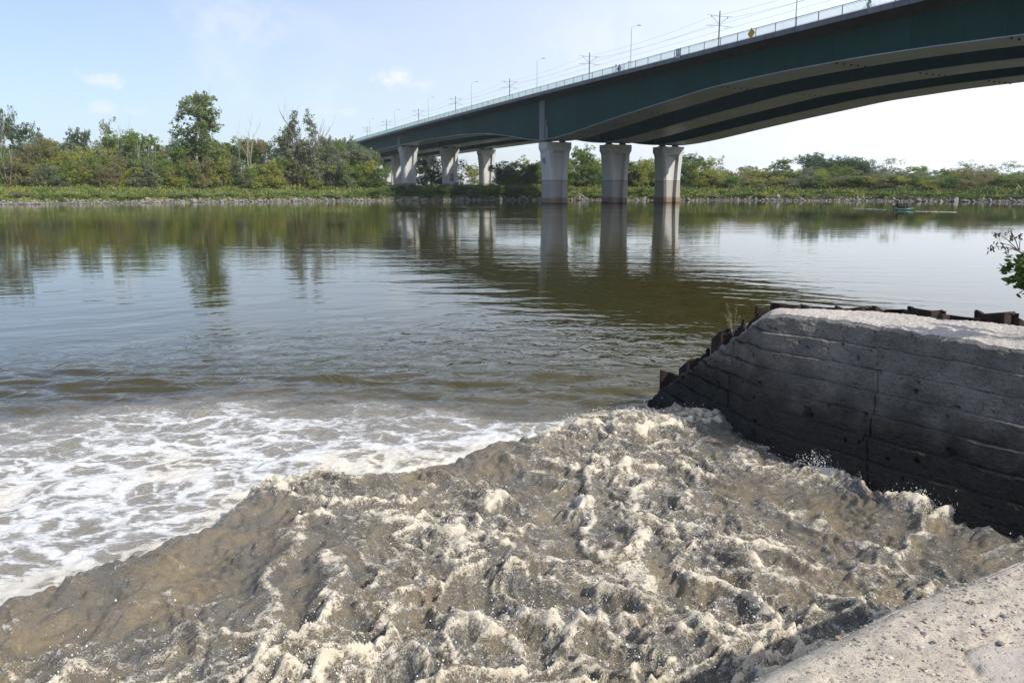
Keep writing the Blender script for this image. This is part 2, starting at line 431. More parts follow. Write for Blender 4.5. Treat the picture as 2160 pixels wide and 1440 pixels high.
add_joints(FASCIA, 2.0, .06, (.06, .06, .07)); add_joints(GREEN, 12.0, .07, (.008, .032, .028)); add_joints(FLANGE, 12.0, .10, (.16, .17, .18))
ASPH = mat('deck_asphalt', (.05, .05, .05), .9)
RAIL = mat('rail_paint', (.04, .12, .10), .5)
BAL = mat('teal_baluster_paint', (.20, .34, .32), .45)
STIFF = mat('grey_stiffener_paint', (.30, .32, .34), .5)
RUBBER = mat('black_bearing', (.02, .02, .02), .6)
POLE = mat('dark_pole_steel', (.05, .055, .055), .5, .4)
LAMPW = mat('pale_lamp_paint', (.40, .41, .43), .45)
WIRE = mat('overhead_copper', (.10, .10, .10), .5, .5)
RUST = mat('rusty_pile_steel', (.026, .016, .013), .8, .2, var=.7, vscale=5, bump=.004, bscale=60)
BARK = mat('bark', (.16, .145, .125), .9, var=.35, vscale=3)
PALEBARK = mat('pale_dead_bark', (.40, .37, .33), .9, var=.25, vscale=2)
ROCK = mat('limestone_rock', (.23, .215, .195), .9, var=.4, vscale=2.5)

# ------------------------------------------------------------------ terrain of the far bank and the river
SHX = np.array([-420, -200, -128, -110, -83, -46.6, -15, 19, 60, 99, 124, 150, 230, 460.])
SHY = np.array([120, 152, 169, 176, 209, 233, 243, 247, 243, 233, 215, 200, 184, 160.])
# smooth shoreline
_x = np.linspace(-420, 460, 900); _y = np.interp(_x, SHX, SHY); _k = np.hanning(61); _k /= _k.sum()
_y = np.convolve(np.pad(_y, 30, mode='edge'), _k, 'valid')
def shore(x): return np.interp(x, _x, _y)
def bank_z(X, Y):
    d = (Y - shore(X)) * .95
    z = np.interp(d, [-40, -3, 0, 1.5, 3.5, 9, 18, 30, 60, 200, 1500, 9000], [-3, -.5, -.05, .6, 1.1, 2.2, 3.9, 4.5, 4.7, 5, 6, 6])
    return z + sstep(d, 1, 8) * (.35 * perlin(X / 9, Y / 9, 3) + .2 * perlin(X / 3, Y / 3, 4))


def make_bank():
    u = np.concatenate([[-3000, -1200, -700], np.linspace(-420, 460, 320), [700, 1200, 3000]])
    d = np.concatenate([np.linspace(-8, 30, 60), np.linspace(32, 120, 30), [160, 250, 400, 700, 1200, 2500, 6000]])
    U, Dd = np.meshgrid(u, d, indexing='ij'); Yw = shore(U) + Dd; Z = bank_z(U, Yw)
    me = np_mesh('riverbank', np.stack([U, Yw, Z], -1).reshape(-1, 3), grid_faces(len(u), len(d)))
    o = link('riverbank', me, SOIL, smooth=True); tag(o, 'grassy far riverbank rising from the stony waterline', 'riverbank', kind='structure')


make_bank()
HX0, HX1, HY0, HY1 = -14., 9.5, 1.2, 16.
mb = MB()
xs = [-3200, HX0, HX1, 3200]; ys = [-400, HY0, HY1, 420]
V = [(x, y, 0) for y in ys for x in xs]
mb.poly(V, [(j * 4 + i, j * 4 + i + 1, j * 4 + i + 5, j * 4 + i + 4) for j in range(3) for i in range(3) if (i, j) != (1, 1)])
tag(mb.build('river', WATER), 'calm olive river with rippled reflections of bridge and trees', 'river', kind='structure')


def make_outflow():
    xs = np.linspace(HX0, HX1, 1180)
    yv = [HY0]
    while yv[-1] < HY1: yv.append(yv[-1] + (.03 if yv[-1] < 4 else .0105 + .0011 * (yv[-1] - 4)))
    ys = np.array(yv); ys *= 1; ys[-1] = HY1
    X, Y = np.meshgrid(xs, ys, indexing='ij'); X = X.astype(float)
    fr = np.array([unproj(a, b, z=.3) for a, b in ((-500, 1420), (0, 1280), (130, 1218), (300, 1150), (450, 1095), (560, 1032), (640, 1000), (760, 985), (960, 972), (1050, 935), (1210, 878), (1400, 852), (1700, 820))])
    jit = .22 * perlin(X / 1.3, Y / 1.3, 71) + .12 * perlin(X / .45, Y / .45, 72)
    Yf = np.interp(X, fr[:, 0], fr[:, 1]); q = (Yf - Y) * .86 + jit              # >0 inside the brown swell
    ou = np.array([unproj(a, b, z=0) for a, b in ((-500, 930), (0, 880), (170, 866), (330, 848), (410, 832), (600, 842), (760, 846), (900, 862), (1050, 870), (1230, 880), (1400, 880), (1700, 900))])
    Yo = np.interp(X, ou[:, 0], ou[:, 1]); g = Yo - Y + .5 * perlin(X / 1.6, Y / 1.6, 81) + .25 * perlin(X / .5, Y / .5, 82)
    bord = sstep(X, HX0, HX0 + 1.2) * sstep(-X, -HX1, -HX1 + .6) * sstep(-Y, -HY1, -HY1 + 1.5) * sstep(Y, HY0, HY0 + .4)
    ins = sstep(q, -.07, .17)
    wx = X + .45 * perlin(X / 1.1, Y / 1.1, 5) + .16 * perlin(X / .4, Y / .4, 55); wy = Y + .45 * perlin(X / 1.1, Y / 1.1, 6) + .16 * perlin(X / .4, Y / .4, 56)
    # ridges run away from the outlet, folded across each other
    ca, sa = math.cos(.5), math.sin(.5); orad = np.hypot(wx - .2, wy - 3.2); oang = np.arctan2(wx - .2, wy - 3.2)
    r1 = 1 - np.abs(perlin(oang * 2.3 + 7, orad / .85, 11)) * 1.9; r2 = 1 - np.abs(perlin(oang * 5.5 + 3, orad / .46, 12)) * 1.9
    r3 = 1 - np.abs(perlin(oang * 11, orad / .21, 13)) * 1.9
    r1, r2, r3 = (np.clip(a, 0, 1) for a in (r1, r2, r3))
    ab = lambda n, e=.02: np.sqrt(n * n + e) - e ** .5
    b1 = ab(perlin(wx / .55, wy / .46, 21)); b2 = ab(perlin(wx / .25, wy / .21, 22)); b3 = ab(perlin(X / .105, Y / .09, 23)); b4 = ab(perlin(X / .055, Y / .05, 24))
    swell = perlin(X / 2.6, Y / 2.2, 31)
    wild = sstep(perlin(X / 2.3 + 9, Y / 1.9, 41) + .25 * perlin(X / .8, Y / .8, 42), -.42, .28)
    wild = np.clip(wild + .35 * sstep(-Y, -8.3, -6) * sstep(X, -2.6, -1), 0, 1)
    smoothup = np.exp(-(((X - (-.55)) / 1.35) ** 2 + ((Y - 9.1) / .75) ** 2)) + np.exp(-(((X + 3.1) / 1.35) ** 2 + ((Y - 6.1) / 1.25) ** 2))
    wild = wild * (1 - .75 * np.clip(smoothup, 0, 1)); wl = .35 + .65 * wild
    Hm = .21 + .11 * np.exp(-((q - .5) / .5) ** 2) + .10 * swell
    b0 = ab(perlin(wx / .15, wy / .13, 25))
    H = ins * (Hm + .88 * wl * (.13 * (r1 ** 2 - .4) + .060 * (r2 ** 2 - .35) + .018 * r3 ** 2) + .10 * b1 * wl + .10 * b2 * (.5 + .5 * wild) + .070 * b0 * (.6 + .4 * wild) + .045 * b3 * (.4 + .6 * wild) + .022 * b4 * (.25 + .75 * wild) + .004 * wild * perlin(X / .04, Y / .04, 26))
    def blur(A, k):
        ker = np.hanning(2 * k + 3)[1:-1]; ker /= ker.sum(); B = np.zeros_like(A); Pd = np.pad(A, ((k, k), (0, 0)), mode='edge')
        for i_, w_ in enumerate(ker): B += w_ * Pd[i_:i_ + A.shape[0]]
        Pd = np.pad(B, ((0, 0), (k, k)), mode='edge'); B = np.zeros_like(A)
        for i_, w_ in enumerate(ker): B += w_ * Pd[:, i_:i_ + A.shape[1]]
        return B
    # the long foam strands and folded crests of this outflow
    def seg_dist(poly, z_=.4):
        pw = np.array([unproj(a, b, z=z_)[:2] for a, b in poly]); D_ = np.full(X.shape, 9.)
        jx = X + .16 * perlin(X / .5, Y / .5, 101) + .07 * perlin(X / .17, Y / .17, 102); jy = Y + .16 * perlin(X / .5, Y / .5, 103) + .07 * perlin(X / .17, Y / .17, 104)
        for a, b in zip(pw[:-1], pw[1:]):
            ab_ = b - a; tt = np.clip(((jx - a[0]) * ab_[0] + (jy - a[1]) * ab_[1]) / (ab_ @ ab_), 0, 1)
            D_ = np.minimum(D_, np.hypot(jx - a[0] - tt * ab_[0], jy - a[1] - tt * ab_[1]))
        return D_
    strand = np.zeros(X.shape); fold = np.zeros(X.shape)
    for k_, wd_, hh_, poly in ((1.0, .07, .10, ((1290, 955), (1235, 985), (1225, 1050), (1265, 1130), (1330, 1185), (1350, 1260), (1420, 1300))), (.9, .09, .10, ((610, 1105), (690, 1080), (850, 1085), (1050, 1122), (1250, 1180), (1345, 1215))),
                               (.8, .08, .08, ((640, 1090), (575, 1190), (556, 1290), (530, 1400))), (.8, .08, .10, ((705, 1150), (685, 1290), (650, 1440))), (1.0, .08, .12, ((1440, 1290), (1500, 1335), (1570, 1375), (1650, 1420))),
                               (.9, .07, .06, ((1340, 960), (1345, 1080), (1330, 1180), (1390, 1260))), (.8, .11, .14, ((960, 1290), (1080, 1275), (1190, 1310), (1300, 1290), (1420, 1330))), (.7, .08, .14, ((1010, 1200), (1150, 1195), (1290, 1225), (1400, 1260))),
                               (.7, .07, .06, ((1600, 1040), (1760, 1080), (1900, 1150), (1960, 1210))), (.9, .06, .08, ((1860, 1035), (1945, 1050), (1960, 1100), (1890, 1150))), (.8, .07, .08, ((1560, 1150), (1680, 1200), (1800, 1250), (1900, 1320))),
                               (.6, .06, .04, ((420, 1250), (480, 1300), (540, 1340))), (.7, .06, .05, ((20, 1400), (110, 1410), (130, 1460))), (.6, .05, .04, ((350, 1215), (440, 1235), (520, 1225))), (.8, .10, .12, ((720, 1380), (830, 1350), (960, 1400), (1080, 1440))), (.6, .07, .06, ((1060, 960), (1170, 985), (1230, 1010)))):
        d_ = seg_dist(poly); strand = np.maximum(strand, k_ * np.exp(-(d_ / wd_) ** 2)); fold = np.maximum(fold, hh_ * np.exp(-(d_ / (wd_ * 1.7)) ** 2))
    strand *= ins; H += ins * fold * .9
    cvx = sstep(H - blur(H, 9), .004, .030) * .60 + sstep(blur(H, 3) - blur(H, 26), .015, .085) * .34
    # foam apron and the smooth waves beyond it
    ap = (1 - ins) * sstep(g, -1.5, 1.5)
    H += ap * (.05 * perlin(X / 1.2, Y / .8, 51) + .03 * np.abs(perlin(X / .35, Y / .3, 52)) + .012 * np.abs(perlin(X / .12, Y / .1, 53)))
    H += ap * sstep(q, -1.1, -.1) * (.10 * b2 + .12 * b1)
    out = (1 - ins) * (1 - sstep(g, -1.5, 1.5))
    wv = perlin(X / 2.4 + .2 * perlin(X, Y, 61), (Y + .25 * np.sin(X * .7)) / .62, 62)
    H += out * (.085 * wv + .035 * perlin(X / .8, Y / .3, 63))
    H *= bord
    mud = np.clip(ins + ap * .78 + out * bord * .09, 0, 1)
    foam = np.clip(sstep(g, -.15, .5) * (.45 + .13 * np.clip(g, 0, 3) + .30 * sstep(q, -2.0, -.3)) + .18 * perlin(X / 1.7, Y / 1.2, 91), 0, 1) * (1 - sstep(q, -.15, .15))
    side = sstep(X, -1.5, 1.0);  foam *= sstep(g, -.35, .1)
    brk = sstep(perlin(X / .28, Y / .25, 96) + .6 * perlin(X / .1, Y / .1, 97), -.35, .45)
    crest = .07 + .17 * wild + cvx * (.17 + .36 * wild) * (.5 + .6 * brk) + (sstep(r1, .74, .99) * .50 * (.35 + .65 * wild) + sstep(r2, .76, .98) * .34 * wild + sstep(r3, .75, .98) * .16 * wild) * (.4 + .7 * brk)
    crest = crest * (.70 + .45 * sstep(perlin(X / 1.6, Y / 1.4, 95), -.35, .35))
    crest = np.maximum(crest, strand * (.48 + .5 * brk))
    crest = np.clip(crest, 0, 1) * ins * np.maximum(1 - .62 * np.clip(smoothup, 0, 1), sstep(strand, .1, .5)) + .3 * np.exp(-((q + .05) / .16) ** 2)
    V = np.stack([X, Y, H], -1)
    n = (len(xs), len(ys))
    me = np_mesh('outflow_water', V.reshape(-1, 3), grid_faces(*n), {'foam': ('POINT', np.clip(foam, 0, 1).ravel()), 'mud': ('POINT', mud.ravel()), 'crest': ('POINT', crest.ravel())})
    o = link('outflow_water', me, WATER, smooth=True)
    tag(o, 'churning brown outflow water with white foam spreading into the river', 'turbulent water', kind='structure')
    # droplets thrown off the crests
    wgt = ((np.clip(crest - .3, 0, 1) + .04 * wild) * ins * (Y > 3.6) * (Y < 13) * (np.abs(X) < Y * .75)).ravel(); wgt /= wgt.sum()
    N = 12000; idx = rng.choice(len(wgt), N, p=wgt); C = V.reshape(-1, 3)[idx] + rng.normal(0, .025, (N, 3)); C[:, 2] += np.abs(rng.exponential(.035, N)) + .004
    def burst(px, py, n, hh, ww):
        b = unproj(px, py, z=.22)
        ang = rng.uniform(0, 2 * np.pi, n); k = rng.random(n) ** .6
        return np.stack([b[0] + np.cos(ang) * ww * k * rng.random(n), b[1] + np.sin(ang) * ww * .4 * k, b[2] + hh * k * rng.random(n) ** .5], -1)
    C = np.concatenate([C, burst(1722, 1006, 500, .33, .28), burst(1945, 1075, 350, .25, .12), burst(1955, 1100, 250, .2, .35), burst(1490, 1150, 120, .25, .1)])
    rad = np.clip(rng.lognormal(math.log(.0034), .45, len(C)), .002, .013)
    O = np.array([(1, 0, 0), (-1, 0, 0), (0, 1, 0), (0, -1, 0), (0, 0, 1.3), (0, 0, -1.3)])
    FF = np.array([(0, 2, 4), (2, 1, 4), (1, 3, 4), (3, 0, 4), (2, 0, 5), (1, 2, 5), (3, 1, 5), (0, 3, 5)])
    V2 = (C[:, None, :] + rad[:, None, None] * O[None]).reshape(-1, 3); F2 = (FF[None] + 6 * np.arange(len(C))[:, None, None]).reshape(-1, 3)
    o = link('spray', np_mesh('spray', V2, F2), mat('water_droplets', (.82, .80, .76), .12), smooth=True)
    tag(o, 'white water droplets thrown up from the churning brown crests', 'spray', kind='stuff')


make_outflow()

# ------------------------------------------------------------------ the bridge
PA = 84.9956
BOFF = (0.0, 16.4, 31.7); BDZ = (0.0, -.22, -.42)
def P3(s, o, z): q = D2 * s + R2 * (PA + o); return np.array([q[0], q[1], z])
def deck_z(s): return 24.65 - 2.0e-5 * (s - 150) ** 2
SS = np.array([-60, 2, 30, 58, 70, 80, 94, 110, 132, 142, 158, 166, 174, 182, 191, 209, 230, 260, 299, 373, 450, 527, 604, 680.])
SZ = np.array([16, 14.7, 17.2, 18.95, 19.48, 19.77, 19.82, 19.43, 17.72, 16.85, 15.35, 14.80, 14.60, 15.3, 16.55, 18.35, 19.25, 19.6, 19.42, 18.9, 18.2, 17.2, 16., 14.6])
def sof_z(s, i):
    return np.interp(s, _ss, _sz) + BDZ[i]
_ss = np.linspace(-60, 680, 741); _sz = np.interp(_ss, SS, SZ); _k2 = np.hanning(11); _k2 /= _k2.sum()
_sz = np.convolve(np.pad(_sz, 5, mode='edge'), _k2, 'valid')
ROWS = (173.4, 299, 373, 450, 527)
br = empty('road_bridge', P3(173.4, 0, 0)); tag(br, 'long green steel bridge of three parallel haunched girders on concrete piers', 'bridge')
BL = Vector(br.location)


def bpart(m, name, material, parent=None, smooth=False):
    """mesh given in world coordinates, hung under the bridge"""
    m.v = [tuple(np.array(v) - np.array(BL)) for v in m.v]
    return m.build(name, material, parent or br, smooth)


S = np.concatenate([np.linspace(-60, 300, 181), np.linspace(306, 680, 64)])
for i, o in enumerate(BOFF):
    web = MB(); fl = MB(); dk = MB(); fa = MB()
    lw = []; lf = []; ld = []; l1 = []; l2 = []
    for s in S:
        b, dz = sof_z(s, i), deck_z(s) + BDZ[i]
        lw.append([P3(s, o - 3.5, b), P3(s, o - 3.5, dz - 1.25), P3(s, o + 3.5, dz - 1.25), P3(s, o + 3.5, b)])
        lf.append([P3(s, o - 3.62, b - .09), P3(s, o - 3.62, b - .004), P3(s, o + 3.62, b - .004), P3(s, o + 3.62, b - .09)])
        ld.append([P3(s, o - 6.3, dz - .5), P3(s, o - 6.3, dz - .02), P3(s, o + 6.3, dz - .02), P3(s, o + 6.3, dz - .5), P3(s, o + 3.5, dz - 1.24), P3(s, o - 3.5, dz - 1.24)])
        for L, a in ((l1, -1), (l2, 1)):
            L.append([P3(s, o + a * 6.305, dz - .66), P3(s, o + a * 6.305, dz + .06), P3(s, o + a * 6.55, dz + .06), P3(s, o + a * 6.55, dz - .66)])
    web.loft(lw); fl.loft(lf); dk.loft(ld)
    go = bpart(web, 'girder', GREEN)
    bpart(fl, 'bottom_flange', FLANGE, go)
    do = bpart(dk, 'deck', DECK)
    # fascia in precast blocks
    for L in (l1, l2): fa.loft(L)
    if i == 0:
        for s in np.arange(40, 320, 2.0):
            z = deck_z(s) - .3; fa.box(P3(s, -6.556, z), R2.tolist() + [0], (D2 * .018).tolist() + [0], (0, 0, .355)) if False else None
    bpart(fa, 'fascia', FASCIA, do)
    # pier-side stiffeners on the outer web
    for s0 in ROWS[:2]:
        st = MB()
        for k, (ds, top) in enumerate(((-1.6, 1.3), (-1.1, 1.3), (-.5, 1.3), (.1, 1.3), (.7, 1.3), (-2.6, 5.6), (-3.2, 7.2))):
            s = s0 + ds; zb = sof_z(s, i) + .05; zt = deck_z(s) + BDZ[i] - top
            if zt - zb < 1: continue
            st.box(P3(s, o - 3.62, (zb + zt) / 2), (*(R2 * .13), 0), (*(D2 * .05), 0), (0, 0, (zt - zb) / 2))
        if i == 0 and s0 == ROWS[0]:
            st.box(P3(s0 - .45, o - 3.53, (sof_z(s0, 0) + deck_z(s0) - 1.3) / 2), (*(R2 * .028), 0), (*(D2 * 1.15), 0), (0, 0, (deck_z(s0) - 1.4 - sof_z(s0, 0)) / 2 - .1))
        bpart(st, 'stiffener', STIFF if i == 0 else GREEN, go)
    # inspection hatches / drain nozzles under the flange
    for s in np.arange(60, 160, 24.0):
        for k in range(5): dr = MB(); dr.box(P3(s + .15 * k + i, o - 2.8 + 1.4 * k, sof_z(s, i) - .17), (*(R2 * .08), 0), (*(D2 * .10), 0), (0, 0, .09)); bpart(dr, 'drain_nozzle', RUBBER, go)

# railings along the near edge (and the other deck edges, mostly hidden)


def railing(i, side, s0, s1, dense):
    o = BOFF[i] + side * 6.42; rt = MB(); ps = np.arange(s0, s1, 4.0)
    zf = lambda s: deck_z(s) + BDZ[i] + .06
    hr = MB(); SSr = np.arange(s0, s1 + .1, 4.0)
    hr.tube([P3(s, o, zf(s) + 1.15) for s in SSr], .045, 6)
    root = bpart(hr, 'railing', RAIL)
    lr = MB()
    for hh in (.10, 1.0): lr.tube([P3(s, o, zf(s) + hh) for s in SSr], .022, 4)
    bpart(lr, 'rail_bar', RAIL, root)
    vis = [s for s in ps if 60 < s < 330] if dense else []
    pm = MB()
    for s in ps:
        if s in vis: continue
        pm.box(P3(s, o, zf(s) + .57), (*(R2 * .035), 0), (*(D2 * .03), 0), (0, 0, .57))
    x = bpart(pm, 'post', RAIL, root)
    if len(ps) - len(vis) > 5: x['kind'] = 'stuff'
    for s in vis:
        q = MB(); q.box(P3(s, o, zf(s) + .57), (*(R2 * .045), 0), (*(D2 * .035), 0), (0, 0, .57)); bpart(q, 'post', RAIL, root)
    if dense:
        b = MB()
        for s in np.arange(s0, 430, .18): b.box(P3(s, o, zf(s) + .55), (*(R2 * .02), 0), (*(D2 * .008), 0), (0, 0, .44))
        x = bpart(b, 'baluster', BAL, root); x['kind'] = 'stuff'


railing(0, -1, 20, 600, True)
railing(0, 1, 20, 480, False); railing(1, -1, 20, 480, False); railing(2, 1, 20, 480, False)


def pier(i, s0, zb, zt, first):
    o = BOFF[i]; m = MB(); H = zt - zb; loops = []
    for u in (0, .25, .5, .6, .7, .8, .88, .905, .906, 1.0):
        if u <= .905: w_ = 2.38 + .86 * max(0, (u - .38) / .52) ** 1.7; dd = 2.75 - .62 * u
        else: w_ = 3.28; dd = 2.22
        rw = .55 + .85 * max(0, (u - .12) / .72) ** 1.3; ind = .85 if u < .845 else 0.0
        if u in (.88,): rw, ind = 1.4, .05
        if u >= .9: ind = 0
        c = .5 if u < .9 else .12
        xy = [(-w_, -dd + c), (-w_ + c, -dd), (-rw - .25, -dd), (-rw, -dd + ind), (rw, -dd + ind), (rw + .25, -dd), (w_ - c, -dd), (w_, -dd + c)]
        xy = xy + [(-a, -b) for a, b in xy]
        loops.append([P3(s0 + b, o + a, zb + u * H) for a, b in xy])
        if u == .8:
            loops.append([P3(s0 + b, o + a, zb + .844 * H) for a, b in xy])
    m.loft(loops)
    po = bpart(m, 'pier', PIER)
    for a in (-1.9, 1.9):
        q = MB(); zs = sof_z(s0, i)
        q.box(P3(s0, o + a, zt + .08), (*(R2 * .75), 0), (*(D2 * .9), 0), (0, 0, .079))
        q.box(P3(s0, o + a, (zt + .16 + zs - .1) / 2), (*(R2 * .5), 0), (*(D2 * .65), 0), (0, 0, (zs - .1 - zt - .16) / 2))
        bpart(q, 'bearing', RUBBER, po)
    return po


PIERS = {}
for j, s0 in enumerate(ROWS[:4]):
    for i in range(3):
        PIERS[i, j] = pier(i, s0, -1.5 if j == 0 else 3.2, sof_z(s0, i) - .55, j == 0)
# painted graffiti on the middle inland pier: "28", "20" over white and blue tags
gp = PIERS[1, 1]


def strokes(name, lines, color, s, o, z, sc_=1.0, th=.13):
    m = MB()
    for L in lines:
        for (x0, y0), (x1, y1) in zip(L[:-1], L[1:]):
            a = P3(s, o + x0 * sc_, z + y0 * sc_); b = P3(s, o + x1 * sc_, z + y1 * sc_); dv = b - a; ln = np.linalg.norm(dv)
            if ln < 1e-6: continue
            dv /= ln; nn = np.cross(dv, np.array([*D2, 0]))
            m.box((a + b) / 2, dv * (ln / 2 + th * .3), nn * th, np.array([*D2, 0]) * .004)
    return bpart(m, name, mat(name + '_paint_%d' % round(color[2] * 100), color, .7), gp)


two = [(0, .8), (.3, 1), (.6, .8), (.6, .6), (0, 0), (.65, 0)]; eight = [(.1, .5), (0, .75), (.3, 1), (.6, .75), (.1, .45), (0, .2), (.3, 0), (.6, .2), (.5, .5), (.1, .5)]
nine = [(.6, .6), (.3, .45), (0, .7), (.3, 1), (.6, .75), (.55, .2), (.2, 0)]; zero = [(.3, 0), (0, .3), (0, .7), (.3, 1), (.6, .7), (.6, .3), (.3, 0)]
sg = ROWS[1] - 2.72
sh = lambda L, dx, dy, k=1.0: [(x * k + dx, y * k + dy) for x, y in L]
strokes('graffiti', [sh(two, -2.05, 2.0, 1.2), sh(eight, -2.05, .5, 1.2)], (.30, .12, .08), sg + .55, BOFF[1] + .62, 5.9, 1.0)
strokes('graffiti', [sh(nine, .2, 2.0, 1.2), sh(zero, .2, .6, 1.2)], (.20, .19, .18), sg + .55, BOFF[1] - .4, 5.9, 1.0)
strokes('graffiti', [[(-.9, 0), (-.9, .9), (-.3, .9), (-.3, .3), (.1, .3), (.1, 1.0), (.6, .2), (.9, .9)]], (.75, .78, .80), sg + .55, BOFF[1] + .1, 4.95, 1.0, .22)
strokes('graffiti', [[(0, 0), (.3, .9), (.7, .1), (1.0, .9), (1.3, .2), (1.6, .9)], [(0, .5), (1.6, .5)]], (.10, .20, .55), sg - .01, BOFF[1] + 1.15, 5.0, 1.0, .2)

# ------------------------------------------------------------------ lamps, poles, wires and signs on the bridge
EDGE = -6.42


def edge_s(px, o):     # where the line at offset o is seen at picture column px
    q = pdir(px, 150)[:2]; k = (PA + o) / (q @ R2); return (q * k) @ D2


lampm = None
LAMP_S = [edge_s(1675 - 3, EDGE + .9)]
LAMP_ALL = [edge_s(x, EDGE + .9) for x in (1672, 1330, 1133, 994, 902, 830, 776)]
lab = ['nearest tall white street lamp, cut off by the picture top, on the bridge rail', 'white street lamp standing beside the pedestrian on the bridge',
       'white street lamp above the grey stiffener over the river piers', 'white street lamp between the two middle catenary poles on the bridge',
       'white street lamp over the first row of inland piers', 'small white street lamp near the treetops at the far bridge end', 'smallest white street lamp behind the willow at the far bridge end']


def make_lamp():
    r = empty('street_lamp'); m = MB(); m.tube([(0, 0, 0), (0, 0, 4), (0, 0, 9.2)], [.10, .085, .055], 8)
    m.tube([(0, 0, 0), (0, 0, .5)], .15, 8); m.build('pole', LAMPW, r)
    m = MB(); m.tube([(0, 0, 9.15), (.35, 0, 9.5), (1.0, 0, 9.72), (1.5, 0, 9.8)], [.05, .045, .04, .04], 6); m.build('arm', LAMPW, r)
    m = MB(); m.loft([[(1.35 + .8 * u, -wd, 9.78 + .03 * u), (1.35 + .8 * u, wd, 9.78 + .03 * u), (1.35 + .8 * u, wd * .8, 9.78 + hh), (1.35 + .8 * u, -wd * .8, 9.78 + hh)] for u, wd, hh in ((0, .06, .1), (.3, .14, .17), (.7, .15, .16), (1, .08, .09))]); m.build('lamp_head', POLE, r)
    return r


ang_r = math.atan2(R2[1], R2[0])
proto = make_lamp()
for k, s in enumerate(LAMP_ALL):
    o = proto if k == 0 else copy_tree(proto)
    o.scale = (.9, .9, .80); o.location = P3(s, EDGE + .9, deck_z(s)); o.rotation_euler.z = ang_r
    tag(o, lab[k], 'street lamp', 'street lamps along the bridge')


def make_mast():
    r = empty('catenary_pole'); m = MB(); m.tube([(0, 0, 0), (0, 0, 1.5)], .16, 8); m.tube([(0, 0, 0), (0, 0, 8.0)], [.115, .085], 8); m.build('pole', POLE, r)
    for a in (-1, 1):
        m = MB(); m.tube([(a * .05, 0, 5.3), (a * 2.5, 0, 5.15)], .035, 5); m.tube([(a * .05, 0, 7.0), (a * 2.4, 0, 7.15)], .03, 5)
        m.tube([(a * .08, 0, 5.5), (a * 1.7, 0, 7.1)], .03, 5); m.tube([(a * 1.6, 0, 5.2), (a * 1.6, 0, 4.9), (a * .9, 0, 4.85)], .022, 4)
        m.tube([(a * 1.55, 0, 7.1), (a * 1.55, 0, 6.75)], .05, 5); m.build('cross_arm', POLE, r)
    return r


MAST_PX = (1513, 1243, 1075, 960, 881, 812, 770)
mlab = ['nearest dark catenary pole, left of the yellow diamond sign', 'dark catenary pole left of the black and white diamond sign', 'dark catenary pole just left of the stiffened river pier line',
        'dark catenary pole above the row of inland piers', 'dark catenary pole between two small white lamps far along the bridge', 'small dark catenary pole above the willow by the bridge end', 'smallest dark catenary pole at the far bridge end']
proto = make_mast(); MO = EDGE + 4.0; mast_s = [edge_s(x, MO) for x in MAST_PX]
for k, s in enumerate(mast_s):
    o = proto if k == 0 else copy_tree(proto)
    o.scale = (1, 1, .80); o.location = P3(s, MO, deck_z(s)); o.rotation_euler.z = ang_r; tag(o, mlab[k], 'catenary pole', 'catenary poles along the tram track')
ws = [mast_s[0] - 80, mast_s[0] - 40] + mast_s
for nm, lb, oo, hh, sag in (('overhead_wire', 'lowest overhead contact wire on the near side of the catenary poles', -1.6, 3.88, .05), ('overhead_wire', 'lowest overhead contact wire on the far side of the catenary poles', 1.6, 3.88, .05),
                            ('overhead_wire', 'upper sagging messenger wire on the near side of the catenary poles', -1.6, 5.4, .6), ('overhead_wire', 'upper sagging messenger wire on the far side of the catenary poles', 1.6, 5.4, .6)):
    m = MB(); pts = []
    for a, b in zip(ws[:-1], ws[1:]):
        for u in np.linspace(0, 1, 7)[:-1]:
            s = a + (b - a) * u; pts.append(P3(s, MO + oo, deck_z(s) + hh - sag * 4 * u * (1 - u)))
    m.tube(pts, .012, 4); tag(m.build(nm, WIRE), lb, 'wire', 'overhead wires of the tram line')

YEL = mat('yellow_sign_paint', (.62, .36, .01), .5); WHT = mat('white_sign_paint', (.62, .60, .66), .5); BLK = mat('black_sign_paint', (.02, .02, .03), .5)


def sign_frame(px, oo=EDGE - .18):
    s = edge_s(px, oo); return s, deck_z(s) + .06


def diamond(name, px, half, z_off, lb, cols):
    s, z = sign_frame(px); c = P3(s, EDGE - .20, z + z_off); r = empty(name, c)
    ax = np.array([*D2, 0]); up = np.array([0, 0, 1.]); nn = np.array([*(-R2), 0])
    for k, (sg_, cm) in enumerate(cols):
        m = MB()
        pts = {0: [ax * half, up * half, -ax * half, -up * half], 1: [up * half, ax * half, -up * half], -1: [up * half, -up * half, -ax * half]}[sg_]
        L = [[p + nn * .0 for p in pts], [p + nn * .03 for p in pts]]; m.loft(L); m.build('panel', cm, r)
    m = MB(); m.box(-nn * .05, ax * .05, up * half * .8, nn * .05); m.build('bracket', POLE, r)
    tag(r, lb, 'sign'); return r


